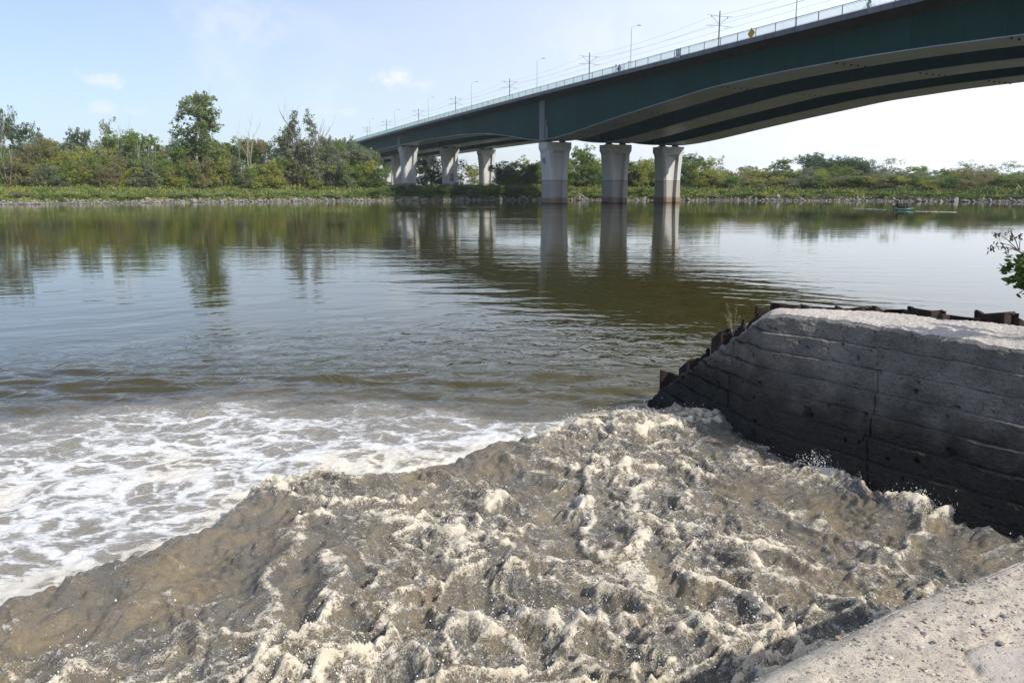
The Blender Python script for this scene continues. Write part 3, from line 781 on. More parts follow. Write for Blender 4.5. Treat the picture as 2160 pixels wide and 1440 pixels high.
diamond('diamond_sign', 1581, .80, .55, 'yellow diamond navigation sign fixed to the bridge railing', [(0, YEL)])
diamond('diamond_sign', 1307, .80, .50, 'diamond navigation sign, half black and half white, on the bridge railing', [(1, BLK), (-1, WHT)])
s, z = sign_frame(1430); c = P3(s, EDGE - .2, z + .45); r = empty('clearance_sign', c); ax = np.array([*D2, 0]); nn = np.array([*(-R2), 0])
m = MB(); m.box(nn * .02, ax * .56, nn * .02, (0, 0, .72)); m.build('panel', WHT, r)
for L in ([-.6, 0, .05, .76], [.6, 0, .05, .76]):
    m = MB(); m.box(nn * .03 + ax * L[0], ax * .05, nn * .03, (0, 0, .76)); m.build('frame', BLK, r)
m = MB(); m.poly([ax * -.25 + nn * .05 + np.array([0, 0, .66]), ax * .25 + nn * .05 + np.array([0, 0, .66]), nn * .05 + np.array([0, 0, .36])], [(0, 1, 2)]); m.box(ax * -.2 + nn * .045 + np.array([0, 0, -.3]), ax * .06, nn * .006, (0, 0, .22)); m.box(ax * .22 + nn * .045 + np.array([0, 0, -.3]), ax * .06, nn * .006, (0, 0, .22)); m.build('symbol', BLK, r)
tag(r, 'white rectangular sign with black triangle and bars on the bridge railing', 'sign')
# sign on the outer face of the nearest river pier
c = P3(173.4 - .1, -3.42 + .55, 10.0); r = empty('pier_sign', c)
m = MB(); m.box(nn * .06, ax * .62, nn * .05, (0, 0, .62)); m.build('panel', BLK, r)
m = MB()
for cx, cz, hx, hz in ((.0, .42, .42, .09), (-.38, 0, .09, .5), (.0, -.42, .42, .09), (.36, -.28, .09, .2)): m.box(nn * .115 + ax * cx + np.array([0, 0, cz]), ax * hx, nn * .005, (0, 0, hz))
m.build('symbol', WHT, r); tag(r, 'small black and white square sign on the nearest river pier', 'sign')


def body(name, P, Rd, edges, material, loc, rz, lb, group=None, extra=()):
    """one continuous skinned body"""
    me = bpy.data.meshes.new(name); me.from_pydata(P, edges, []); o = bpy.data.objects.new(name, me); col.objects.link(o)
    o.modifiers.new('skin', 'SKIN'); sv = me.skin_vertices[0].data
    for k, rr in enumerate(Rd): sv[k].radius = (rr, rr)
    sv[0].use_root = True
    ss = o.modifiers.new('sub', 'SUBSURF'); ss.levels = 1; ss.render_levels = 1
    dg = bpy.context.evaluated_depsgraph_get(); me2 = bpy.data.meshes.new_from_object(o.evaluated_get(dg)); bpy.data.objects.remove(o)
    me2.materials.clear(); me2.name = name
    o = link(name, me2, material, smooth=True); o.location = loc; o.rotation_euler.z = rz
    for nm, m, mm in extra: m.build(nm, mm, o, True)
    tag(o, lb, 'person', group); return o


def ball(c, r, n=8, sz=1.0):
    m = MB(); L = []
    for i in range(n + 1):
        a = math.pi * i / n; L.append([(c[0] + max(r * math.sin(a), .001) * math.cos(2 * math.pi * k / 10), c[1] + max(r * math.sin(a), .001) * math.sin(2 * math.pi * k / 10), c[2] - r * sz * math.cos(a)) for k in range(10)])
    m.loft(L); return m


SHIRT = mat('pale_teal_shirt', (.30, .42, .42), .9); DARKC = mat('dark_clothing', (.02, .025, .035), .9); SKINM = mat('skin_tone', (.45, .28, .20), .6); HAIR = mat('dark_hair', (.03, .02, .015), .8)
stand_e = [(0, 1), (1, 2), (2, 3), (3, 4), (0, 5), (5, 6), (6, 7), (7, 8), (0, 9), (9, 10), (10, 11), (11, 12), (2, 13), (13, 14), (14, 15), (2, 16), (16, 17), (17, 18)]
stand_p = [(0, 0, .95), (0, 0, 1.15), (0, 0, 1.42), (0, 0, 1.53), (0, .01, 1.66), (.1, 0, .88), (.11, .02, .48), (.11, 0, .09), (.11, .14, .04), (-.1, 0, .88), (-.12, -.04, .48), (-.12, -.1, .1), (-.12, .04, .04), (.2, 0, 1.4), (.25, -.04, 1.12), (.25, .08, .9), (-.2, 0, 1.4), (-.25, .02, 1.12), (-.24, .12, .9)]
stand_r = [.15, .14, .15, .06, .1, .09, .065, .045, .04, .09, .065, .045, .04, .065, .048, .035, .065, .048, .035]
sit_p = [(0, 0, .95), (0, .12, 1.12), (0, .26, 1.38), (0, .32, 1.48), (0, .36, 1.6), (.1, .04, .93), (.12, .38, .72), (.11, .26, .32), (.11, .38, .27), (-.1, .04, .93), (-.12, .36, .78), (-.11, .30, .42), (-.11, .42, .38), (.18, .26, 1.36), (.24, .45, 1.2), (.22, .66, 1.12), (-.18, .26, 1.36), (-.24, .45, 1.2), (-.22, .66, 1.12)]
s = edge_s(1326, EDGE + 1.2)
body('person', stand_p, stand_r, stand_e, SHIRT, P3(s, EDGE + 1.2, deck_z(s)), ang_r + .9, 'person in pale clothes standing on the bridge beside the white lamp', extra=[('hair', ball((0, -.01, 1.70), .115), HAIR)])


def bicycle(px, lb, material):
    s = edge_s(px, EDGE + 1.0); r = empty('bicycle', P3(s, EDGE + 1.0, deck_z(s))); r.rotation_euler.z = ang_r
    for y in (-.53, .53):
        m = MB(); pts = [(0, y + .33 * math.cos(a), .34 + .33 * math.sin(a)) for a in np.linspace(0, 2 * math.pi, 21)]; m.tube(pts, .022, 6, cap=False); wh = m.build('wheel', BLK, r)
        m = MB()
        for a in np.linspace(0, 2 * math.pi, 13)[:-1]: m.tube([(0, y, .34), (0, y + .32 * math.cos(a), .34 + .32 * math.sin(a))], .004, 3)
        m.build('spokes', LAMPW, wh)
    m = MB()
    for a, b in (((-.53, .34), (-.12, .85)), ((-.12, .32), (-.18, .92)), ((-.12, .32), (.38, .8)), ((-.17, .82), (.38, .85)), ((.53, .34), (.36, .98)), ((-.53, .34), (-.12, .32))): m.tube([(0, a[0], a[1]), (0, b[0], b[1])], .022, 6)
    m.build('frame', material, r)
    m = MB(); m.box((0, -.2, .95), (.07, 0, 0), (0, .13, 0), (0, 0, .03)); m.build('saddle', BLK, r)
    m = MB(); m.tube([(-.28, .30, 1.02), (0, .38, 1.0), (.28, .30, 1.02)], .016, 6); m.build('handlebar', BLK, r)
    tag(r, lb, 'bicycle', 'bicycles on the bridge path'); return s


s = bicycle(1300, 'pale bicycle ridden beside the half black diamond sign', LAMPW)
body('person', sit_p, [x * .92 for x in stand_r], stand_e, SHIRT, P3(s - .0, EDGE + 1.0, deck_z(s) + .06) - np.array([*(D2 * .2), 0]), ang_r, 'person in pale clothes riding the bicycle beside the half black diamond sign', extra=[('hair', ball((0, .35, 1.64), .11), HAIR)])
s = bicycle(1822, 'dark bicycle on the bridge near the top right of the railing', BLK)
body('person', sit_p, [x * .92 for x in stand_r], stand_e, DARKC, P3(s, EDGE + 1.0, deck_z(s) + .06) - np.array([*(D2 * .2), 0]), ang_r, 'dark dressed person riding a bicycle near the top right of the railing', extra=[('hair', ball((0, .35, 1.64), .11), HAIR)])

# ------------------------------------------------------------------ the concrete wall with sheet piles on the right
ZT = 1.93; kf = (CAM_H - ZT) / (CAM_H - 1.85)
BASE = np.array([(2.33, 12.9), (2.72, 11.6), (2.93, 10.75), (3.10, 9.80), (3.40, 9.10), (3.68, 8.6), (4.11, 7.91), (4.83, 7.02), (5.9, 5.9), (7.6, 4.6)])
TOP = np.array([(2.40, 12.85, .15), (2.76, 11.75, .87), (3.05, 10.95, 1.40)] + [(a * kf, b * kf, ZT) for a, b in ((3.51, 10.66), (3.91, 10.4), (4.30, 10.0), (4.82, 9.12), (5.39, 8.2), (6.5, 6.9), (8.1, 5.5))])
BACK = np.array([(2.5, 12.95, .13), (2.95, 11.92, .86), (3.27, 11.15, 1.42)] + [(a * kf, b * kf, ZT + .02) for a, b in ((3.60, 10.95), (4.3, 10.87), (4.94, 10.66), (5.56, 10.0), (6.2, 9.53), (7.3, 8.5), (9.3, 7.2))])


def make_wall():
    nu = 760; seg = np.r_[0, np.cumsum(np.linalg.norm(np.diff(TOP[:, :2], axis=0), axis=1))]; u = np.linspace(0, seg[-1], nu)
    ip = lambda A: np.stack([np.interp(u, seg, A[:, k]) for k in range(A.shape[1])], 1)
    ker = np.hanning(39); ker /= ker.sum()
    sm = lambda A: np.stack([np.convolve(np.pad(A[:, k], 19, mode='reflect', reflect_type='odd'), ker, 'valid') for k in range(A.shape[1])], 1)
    B, T, K = sm(ip(BASE)), sm(ip(TOP)), sm(ip(BACK))
    nv = 560; v = np.linspace(0, 1, nv)                         # face from below the water up to the edge
    z0 = .15; dep = -1.0
    dirn = np.stack([B[:, 0] - T[:, 0], B[:, 1] - T[:, 1]], 1); hgt = np.maximum(T[:, 2] - z0, .12)
    U, Vv = np.meshgrid(u, v, indexing='ij')
    Zt = T[:, 2][:, None]; Z = dep + (Zt - dep) * Vv
    k = np.clip((Zt - Z) / hgt[:, None], 0, 1.8)
    Xf = T[:, 0][:, None] + dirn[:, 0][:, None] * k; Yf = T[:, 1][:, None] + dirn[:, 1][:, None] * k
    nrm = np.stack([-.80, -.60]) if True else 0
    # board courses: each lift of shuttering sticks out a little at its top
    panel = np.floor((U + .07 * perlin(U * .9, Z * 1.6, 3)) / 2.15); off = (np.sin(panel * 12.7) * .5 + .5) * .11
    rowf = (Z - off + .012 * perlin(U * 1.2, Z * .4, 8) + .008 * perlin(U * 7, Z * 3, 9)) / .232
    fr = rowf - np.floor(rowf); rid = np.floor(rowf)
    jag = .5 + .5 * np.sin(rid * 5.1 + panel * 2.3)
    led = (.045 + .045 * jag) * (.15 + .85 * fr) * sstep(fr, 0, .02) * (1 - sstep(fr, .965, .985)) * (0.75 + .6 * perlin(U * 3, rid * 3.7, 14))
    gap = -.03 * np.exp(-((U + .07 * perlin(U * .9, Z * 1.6, 3)) / 2.15 - np.round((U + .07 * perlin(U * .9, Z * 1.6, 3)) / 2.15)) ** 2 / (.006 ** 2)) * (perlin(U * .5, Z * 1.5, 17) > -.2)
    rough = .009 * fbm(U * 3, Z * 7, 5, 21, .75) + .007 * np.abs(perlin(U * 22, Z * 26, 31)) + .004 * perlin(U * 60, Z * 60, 33)
    pit = -.05 * sstep(perlin(U * 5.1, Z * 6.6, 41) + .4 * perlin(U * 17, Z * 17, 42), .62, .9)
    crack = -.018 * np.exp(-((Z - 1.12 - .10 * (U - 4) * .3 - .09 * perlin(U * 1.2, U * 0, 52) - .04 * perlin(U * 9, U * 0, 53)) / .012) ** 2) * sstep(perlin(U * .9, U * 0, 54) + .3 * perlin(U * 5, U * 0, 57), 0, .3)
    dsp = led + gap + rough + pit + crack
    dsp *= sstep(-Vv, -1, -.985)
    Xf = Xf + nrm[0] * dsp; Yf = Yf + nrm[1] * dsp
    # top surface, from the face edge back to the piles
    nt = 46; tt = np.linspace(0, 1, nt)[1:]
    U2, T2 = np.meshgrid(u, tt, indexing='ij')
    wing = 1 - .72 * sstep(u, 2.0, 2.9); rag = wing * (.07 * perlin(u * 2.2, u * 0, 77) + .05 * perlin(u * 7, u * 0, 78) + .02 * perlin(u * 22, u * 0, 79))
    Z += rag[:, None] * sstep(Vv, .8, 1)
    e0 = np.stack([Xf[:, -1], Yf[:, -1], Z[:, -1] + 0 * u], 1)
    Pt = e0[:, None, :] * (1 - T2)[..., None] + K[:, None, :] * T2[..., None]
    Pt[..., 2] += (.020 * fbm(U2 * 2, T2 * 3, 4, 61) + .007 * perlin(U2 * 20, T2 * 25, 62)) * sstep(T2, 0, .1)
    Z[:, -14:] += (.012 * perlin(U * 7, Z * 0, 71))[:, -14:]; Z[:, -1] -= .012
    allp = np.concatenate([np.stack([Xf, Yf, Z], -1), Pt], 1)
    # back of the body drops to the water
    lastp = allp[:, -1:, :].copy(); lastp[..., 2] = -1; lastp[..., :2] += np.array([.05, .05])
    allp = np.concatenate([allp, lastp], 1); ntot = allp.shape[1]
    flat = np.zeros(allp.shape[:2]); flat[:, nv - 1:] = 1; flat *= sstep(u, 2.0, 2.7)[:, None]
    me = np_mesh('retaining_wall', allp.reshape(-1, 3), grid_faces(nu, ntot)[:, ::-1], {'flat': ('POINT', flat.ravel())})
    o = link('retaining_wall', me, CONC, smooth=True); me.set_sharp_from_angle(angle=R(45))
    tag(o, 'weathered grey concrete retaining wall with board marks beside the outflow', 'wall')
    return K, u


KB, UB = make_wall()


def make_pile(w_=.42, depth=.12, bent=0.0, seed=0, slope=0.0):
    """one trough-shaped sheet pile, 2.6 m long, top at z=0, axis along x"""
    rr = random.Random(seed); m = MB()
    prof = [(-.5, 0), (-.42, 0), (-.27, 1), (.27, 1), (.42, 0), (.5, 0)]
    t_ = .014; loops = []
    zs = [-2.6, -1.0, -.35, -.12, 0]
    for z in zs:
        out = []; inn = []
        for a, b in prof:
            jz = (rr.uniform(-.05, .02) + slope * a * w_ if z == 0 else (slope * a * w_ * .9 if z > -.2 else 0))
            out.append((a * w_ + bent * max(0, z + .4) * .5, b * depth + bent * max(0, z + .4) * .4, z + jz)); inn.append((a * w_, b * depth - t_ * 1.6, z + jz))
        loops.append(out + inn[::-1])
    m.loft(loops)
    for a in (-.5, .5): m.box((a * w_, .0, -1.3 + slope * a * w_ / 2), (.016, 0, 0), (0, .016, 0), (0, 0, 1.3 - .004 + slope * a * w_ / 2 + rr.uniform(-.02, .0)))
    return m.mesh('sheet_pile')


PM = [make_pile(seed=k, bent=b) for k, b in enumerate((0, .12, -.1, .05))]
PW_ = [make_pile(seed=20 + k, slope=(.72, -.72)[k]) for k in range(2)]
for pm_ in PM + PW_: pm_.materials.append(RUST)
path = np.array([(KB[i, 0], KB[i, 1], KB[i, 2]) for i in range(len(UB))])
seg = np.r_[0, np.cumsum(np.linalg.norm(np.diff(path[:, :2], axis=0), axis=1))]
d0 = .12; k = 0
hts = {0: .30, 1: .26, 2: .24, 3: .36, 4: .27, 5: .16, 6: .08, 7: .05, 8: .03, 9: .03, 10: .05, 11: .09, 12: .05, 13: .12, 14: .06, 15: .22, 16: .12, 17: .2, 18: .12}
order = ['lowest rusty sheet pile at the river tip of the wall', 'rusty sheet pile next to the lowest one at the wall tip', 'third rusty sheet pile up the sloping wall end', 'tall rusty sheet pile halfway up the sloping wall end', 'rusty sheet pile just below the wall corner', 'rusty sheet pile at the wall corner, its side orange']
while d0 < seg[-1] - .3:
    p = np.array([np.interp(d0, seg, path[:, q]) for q in range(3)]); p2 = np.array([np.interp(d0 + .2, seg, path[:, q]) for q in range(3)]); p1 = np.array([np.interp(d0 - .2, seg, path[:, q]) for q in range(3)])
    a = math.atan2(p2[1] - p1[1], p2[0] - p1[0]); nn2 = np.array([-math.sin(a), math.cos(a)])
    if nn2 @ np.array([.6, .8]) < 0: nn2 = -nn2
    o = bpy.data.objects.new('sheet_pile', PW_[k % 2] if 0 < k < 6 else PM[k % 4]); col.objects.link(o)
    flip = k % 2
    o.location = (p[0] + nn2[0] * (.05 + .12 * flip), p[1] + nn2[1] * (.05 + .17 * flip), max(p[2], .1) + hts.get(k, .1))
    o.rotation_euler = (0, 0, a + (math.pi if flip else 0))
    lb = order[k] if k < len(order) else 'dark rusty sheet pile in the straight row behind the pale wall top'
    tag(o, lb, 'sheet pile', 'sheet piles edging the wall'); d0 += .40; k += 1

# ------------------------------------------------------------------ the pebbled concrete platform at the lower right
PZ = 1.9; ea = unproj(1610, 1440, z=PZ - .06)[:2]; eb = unproj(2160, 1190, z=PZ - .06)[:2]
ed = (eb - ea) / np.linalg.norm(eb - ea); en = np.array([ed[1], -ed[0]]); ea = ea - en * .075


def make_platform():
    u = np.linspace(-2.6, 4.2, 560); prof_n = np.concatenate([[-.02, -.02, -.015, -.005], np.linspace(.01, .2, 26), np.linspace(.207, 2.6, 260)])
    prof_z = np.concatenate([[-2.3, -1.2, -.5, -.26], -.20 * np.exp(-np.linspace(.01, .2, 26) / .065), -.20 * np.exp(-np.linspace(.207, 2.6, 260) / .065)])
    U, N = np.meshgrid(u, prof_n, indexing='ij'); Z = PZ + np.broadcast_to(prof_z, U.shape).copy()
    bow = .06 * np.exp(-((U - .8) / .9) ** 2) + .02 * perlin(U * 1.3, U * 0, 2)
    lip = sstep(N, 0, .25)
    Z += lip * (.010 * fbm(U * 3, N * 3, 4, 5)) + .006 * perlin(U * 14, N * 14, 6) * (Z > PZ - .3)
    cr = sstep(1 - np.abs(N - .075 - .018 * perlin(U * 3, U * 0, 9) - .008 * perlin(U * 14, U * 0, 10)) / .006, 0, 1) * (perlin(U * 1.1, U * 0, 11) > -.15)
    cr2 = sstep(1 - np.abs(N - .115 - .02 * perlin(U * 2.5, U * 0, 19) - .008 * perlin(U * 17, U * 0, 20)) / .005, 0, 1) * (perlin(U * 1.6, U * 0, 21) > .05)
    Z -= .012 * np.maximum(cr, cr2)
    Nn = N - bow
    # pale repaired patch, slightly raised
    pu, pn = (unproj(2175, 1425, z=PZ)[:2] - ea) @ ed, (unproj(2175, 1425, z=PZ)[:2] - ea) @ en
    pd = np.sqrt(((U - pu) / .17) ** 2 + ((N - pn) / .12) ** 2) + .35 * perlin(U * 5, N * 5, 31) + .2 * perlin(U * 17, N * 17, 32)
    patch = sstep(-pd, -1.0, -.9); Z += .006 * patch - .008 * np.exp(-((pd - 1.04) / .05) ** 2)
    X = ea[0] + ed[0] * U + en[0] * Nn; Y = ea[1] + ed[1] * U + en[1] * Nn
    base = np.stack([X, Y, Z], -1)
    me = np_mesh('concrete_platform', base.reshape(-1, 3), grid_faces(*U.shape), {'patch': ('POINT', patch.ravel())})
    o = link('concrete_platform', me, AGG, smooth=True)
    tag(o, 'pale concrete platform edge with exposed pebbles beside the brown outflow', 'platform')
    # pebbles set in the surface
    N_ = 7000; uu = rng.uniform(-.6, 2.6, N_); nv_ = rng.uniform(.06, 1.5, N_) ** 1.0; keep = rng.random(N_) < .35 + .65 * sstep(perlin(uu * 4, nv_ * 4, 44), -.2, .4)
    pdd = np.sqrt(((uu - pu) / .17) ** 2 + ((nv_ - pn) / .12) ** 2); keep &= pdd > 1.0
    uu, nv_ = uu[keep], nv_[keep]; n_ = len(uu)
    zb = PZ - .20 * np.exp(-nv_ / .065); bw = .06 * np.exp(-((uu - .8) / .9) ** 2)
    size = np.clip(rng.lognormal(math.log(.0046), .5, n_), .002, .014)
    ico = ball((0, 0, 0), 1, 6); BV = np.array(ico.v); BF = [f for f in ico.f if len(f) == 4]
    a = rng.uniform(0, 6.28, n_); el = rng.uniform(.6, 1.0, n_)
    cosa, sina = np.cos(a), np.sin(a)
    lx = BV[None, :, 0] * size[:, None]; ly = BV[None, :, 1] * (size * el)[:, None]; lz = BV[None, :, 2] * (size * rng.uniform(.22, .42, n_))[:, None]
    wx = lx * cosa[:, None] - ly * sina[:, None] + (ea[0] + ed[0] * uu + en[0] * (nv_ - bw))[:, None]
    wy = lx * sina[:, None] + ly * cosa[:, None] + (ea[1] + ed[1] * uu + en[1] * (nv_ - bw))[:, None]
    V = np.stack([wx, wy, lz + zb[:, None] + .001], -1).reshape(-1, 3)
    Fq = (np.array(BF)[None] + len(BV) * np.arange(n_)[:, None, None]).reshape(-1, 4)
    pal = np.array([(.36, .30, .24), (.30, .27, .25), (.46, .36, .26), (.12, .115, .12), (.22, .20, .19), (.50, .46, .42), (.33, .22, .16), (.17, .17, .18), (.42, .33, .25)])
    cc = pal[rng.integers(0, len(pal), n_)] * rng.uniform(.8, 1.2, (n_, 1))
    me = np_mesh('pebbles', V, Fq, {'tint': ('POINT', np.repeat(cc, len(BV), 0))})
    p = link('pebbles', me, mat('pebble', rough=.75, attr='tint', base=(.3, .3, .3)), o, smooth=True); p['kind'] = 'stuff'


make_platform()

# ------------------------------------------------------------------ vegetation builders


def leaves(centers, rad, n, size, seed, flat=.0, droop=0.0):
    """n leaf-clump faces round each centre"""
    g = np.random.default_rng(seed); K = len(centers); C = np.repeat(centers, n, 0); rd = np.repeat(rad, n)
    v = g.normal(0, 1, (K * n, 3)); v /= np.linalg.norm(v, axis=1)[:, None]; rr = g.random(K * n) ** .45
    P = C + v * (rd * rr)[:, None] * np.array([1, 1, .8]); P[:, 2] -= droop * rd * rr ** 2 * g.random(K * n)
    a = g.normal(0, 1, (K * n, 3)) ; a[:, 2] *= (1 - flat); a /= np.linalg.norm(a, axis=1)[:, None]
    b = np.cross(a, g.normal(0, 1, (K * n, 3)) + v * .6); b /= np.linalg.norm(b, axis=1)[:, None] + 1e-9
    s = size * g.uniform(.6, 1.35, K * n)[:, None]
    V = np.stack([P - a * s, P + b * s * .55, P + a * s, P - b * s * .55], 1)
    tint = np.clip(np.repeat(g.normal(.5, .22, K), n) + g.normal(0, .16, K * n), 0, 1)
    return V.reshape(-1, 3), np.repeat(tint, 4)


def crown_mesh(name, blobs, ncl, nleaf, size, seed, crad=.12, droop=0.0, shell=.55):
    """blobs: (x,y,z,rx,ry,rz) lobes; clusters sit mostly near the lobes' surface"""
    g = np.random.default_rng(seed); vol = np.array([b[3] * b[4] * b[5] for b in blobs]) ** .7; pick = g.choice(len(blobs), ncl, p=vol / vol.sum())
    B = np.array(blobs)[pick]; v = g.normal(0, 1, (ncl, 3)); v /= np.linalg.norm(v, axis=1)[:, None]
    rr = np.where(g.random(ncl) < .75, g.uniform(shell, 1.02, ncl), g.random(ncl) ** .5 * shell)
    C = B[:, :3] + v * rr[:, None] * B[:, 3:]; C = C[C[:, 2] > .01]
    rad = crad * g.uniform(.6, 1.4, len(C))
    V, tt = leaves(C, rad, nleaf, size, seed + 1, droop=droop)
    return np_mesh(name, V, np.arange(len(V)).reshape(-1, 4), {'tint': ('POINT', tt)})


def limb(m, p, d, L, r, depth, g, spread=.6, up=.25, kink=.18, nk=4, kids=(3, 4), shrink=.62):
    pts = [p]; rad = [r]; d = d / np.linalg.norm(d)
    for k in range(nk):
        d = d + g.normal(0, kink, 3) + np.array([0, 0, up * .2]); d /= np.linalg.norm(d)
        pts.append(pts[-1] + d * L / nk); rad.append(r * (1 - .55 * (k + 1) / nk))
    m.tube(pts, rad, 6 if r > .012 else 4, cap=False)
    if depth:
        for c in range(g.integers(*kids, endpoint=True)):
            q = g.uniform(.35, 1.0); idx = min(int(q * nk), nk - 1); f = q * nk - idx; a = pts[idx] + (pts[idx + 1] - pts[idx]) * f
            nd = d + g.normal(0, spread, 3); nd[2] = abs(nd[2]) * .7 + up
            limb(m, a, nd, L * shrink * g.uniform(.7, 1.2), r * .5 * (1 - .3 * q), depth - 1, g, spread, up, kink, nk, kids, shrink)


def trunk_mesh(name, seed, stems=1, h=.55, r=.02, depth=2, spread=.55, up=.3, lean=.12, kids=(3, 4), shrink=.62, kink=.14):
    g = np.random.default_rng(seed); m = MB()
    for k in range(stems):
        d = np.array([g.normal(0, lean), g.normal(0, lean), 1.0]); p = np.array([g.normal(0, .02 * (stems > 1)), g.normal(0, .02 * (stems > 1)), -.02])
        limb(m, p, d, h * g.uniform(.85, 1.1), r * g.uniform(.75, 1.1), depth, g, spread, up, kink, 5, kids, shrink)
    return m.mesh(name)


def dome(g, n, w=.42, h=.45, z=.42, zs=.28):
    return [(g.normal(0, w * .45), g.normal(0, w * .4), z + g.uniform(-zs, zs), g.uniform(.16, .30), g.uniform(.16, .30), g.uniform(.16, .28)) for _ in range(n)]


LM = dict(willow=leaf_mat('willow_leaves', (0.16, 0.19, 0.11), (0.28, 0.31, 0.185)), yellow=leaf_mat('yellow_green_leaves', (0.24, 0.275, 0.05), (0.42, 0.42, 0.1)),
          green=leaf_mat('green_leaves', (0.115, 0.19, 0.045), (0.25, 0.33, 0.075)), dark=leaf_mat('dark_leaves', (0.06, 0.1, 0.05), (0.135, 0.185, 0.08)),
          olive=leaf_mat('olive_brown_leaves', (0.19, 0.175, 0.075), (0.33, 0.3, 0.13)), pale=leaf_mat('pale_grey_leaves', (0.2, 0.225, 0.12), (0.32, 0.33, 0.19)),
          poplar=leaf_mat('poplar_leaves', (0.115, 0.16, 0.06), (0.25, 0.3, 0.11)))
LIB = {}


def kind(key, lm, builder, nvar=3):
    L = []
    for v in range(nvar):
        g = np.random.default_rng(hash_(key) + v)
        cm, tm, bark = builder(g, v)
        if cm: cm.materials.append(LM[lm])
        tm.materials.append(bark); L.append((cm, tm))
    LIB[key] = L


def hash_(s_): return sum((i + 1) * ord(c) for i, c in enumerate(s_)) * 13


def b_bush(ncl=250, nl=26, size=.021, droop=0.0):
    def f(g, v):
        bl = dome(g, 9) + [(g.uniform(-.4, .4), g.uniform(-.3, .3), g.uniform(.08, .25), .22, .2, .16) for _ in range(4)]
        sd = int(g.integers(1e6)); return crown_mesh('crown', bl, ncl, nl, size, sd, .075, droop), trunk_mesh('trunk', sd, 4, .5, .013, 2, .6, .3, .35), BARK
    return f


def b_tree(ncl=210, nl=20, size=.020, droop=0.0, stems=1):
    def f(g, v):
        bl = [(g.normal(0, .2), g.normal(0, .18), g.uniform(.30, .86), g.uniform(.13, .24), g.uniform(.13, .24), g.uniform(.10, .17)) for _ in range(11)] + [(g.uniform(-.28, .28), g.uniform(-.2, .2), g.uniform(.06, .3), .22, .2, .15) for _ in range(5)]
        sd = int(g.integers(1e6)); return crown_mesh('crown', bl, ncl, nl, size, sd, .055, droop), trunk_mesh('trunk', sd, stems, .55, .020, 2, .6, .35, .12), BARK
    return f


def b_sparse(ncl=95, nl=11, size=.015):
    def f(g, v):
        sd = int(g.integers(1e6)); tm = trunk_mesh('trunk', sd, 2, .62, .012, 3, .5, .45, .14, (3, 4), .55)
        bl = [(g.normal(0, .17), g.normal(0, .15), g.uniform(.4, .9), .13, .13, .10) for _ in range(12)]
        return crown_mesh('crown', bl, ncl, nl, size, sd, .05), tm, PALEBARK
    return f


def b_bare(stems, lean=.16, bark=None):
    def f(g, v):
        sd = int(g.integers(1e6)); return None, trunk_mesh('trunk', sd, stems, .66, .0085, 3, .50, .42, lean, (2, 4), .45, .12), bark or PALEBARK
    return f


kind('willow_bush', 'willow', b_bush(droop=.5)); kind('yellow_bush', 'yellow', b_bush()); kind('green_bush', 'green', b_bush()); kind('olive_bush', 'olive', b_bush(230, 24, .020))
kind('dark_tree', 'dark', b_tree(340, 24, .018)); kind('green_tree', 'green', b_tree(340, 24, .018)); kind('willow_tree', 'willow', b_tree(360, 24, .016, .6, 3)); kind('olive_tree', 'olive', b_tree(260, 22, .016)); kind('yellow_tree', 'yellow', b_tree(300, 22, .017))
kind('dark_dome', 'dark', b_bush(380, 30, .017)); kind('pale_dome', 'pale', b_bush(280, 24, .016), 2)
kind('pale_tree', 'pale', b_sparse(), 2); kind('bare_tree', 'pale', b_bare(3, .22), 2); kind('dead_branch_tree', 'pale', b_bare(2, .2, BARK), 2)
KN = dict(dark_dome='tree', pale_dome='tree', willow_bush='willow_bush', yellow_bush='bush', green_bush='bush', olive_bush='bush', dark_tree='tree', green_tree='tree', willow_tree='willow_tree', olive_tree='tree', yellow_tree='tree', pale_tree='tree', bare_tree='bare_tree', dead_branch_tree='bare_tree')
KL = dict(dark_dome='', pale_dome='', willow_bush='grey green willow bush on the far bank', yellow_bush='yellow green bush on the far bank', green_bush='fresh green bush on the far bank', olive_bush='brownish olive bush on the far bank',
          dark_tree='dark green tree in the wood behind the far bank', green_tree='mid green tree in the wood behind the far bank', willow_tree='grey green willow tree in the wood behind the far bank', olive_tree='brownish olive tree in the wood behind the far bank',
          yellow_tree='yellow green tree in the wood behind the far bank', pale_tree='pale sparse tree in the wood behind the far bank', bare_tree='leafless pale tree in the wood behind the far bank', dead_branch_tree='leafless dark tree in the wood behind the far bank')
TGROUP = 'trees and bushes along the far bank'
cnt = [0]


def plant(key, loc, width, height, lb=None, group=TGROUP, rz=None, name=None):
    cnt[0] += 1; cm, tm = LIB[key][cnt[0] % len(LIB[key])]
    o = empty(name or KN[key], loc, random.uniform(0, 6.28) if rz is None else rz)
    o.scale = (width, width, height)
    for nm, me in (('trunk', tm), ('crown', cm)):
        if me: q = bpy.data.objects.new(nm, me); col.objects.link(q); q.parent = o
    tag(o, lb or KL[key], 'bush' if 'bush' in key else 'tree', group if not lb else None)
    return o


def at_bank(px, dback, top, wpx, key, lb=None):
    """a tree seen at column px, dback metres behind the shore, its top at row top"""
    q = pdir(px, 400); Y = 200.
    for _ in range(8): Y = float(shore(q[0] / q[1] * Y)) + dback
    X = q[0] / q[1] * Y; z = float(bank_z(np.array([X]), np.array([Y]))[0]) - .1
    T = unproj(px, top, Y=Y); return plant(key, (X, Y, z), wpx * Y / F / .85, (T[2] - z) / .98, lb)


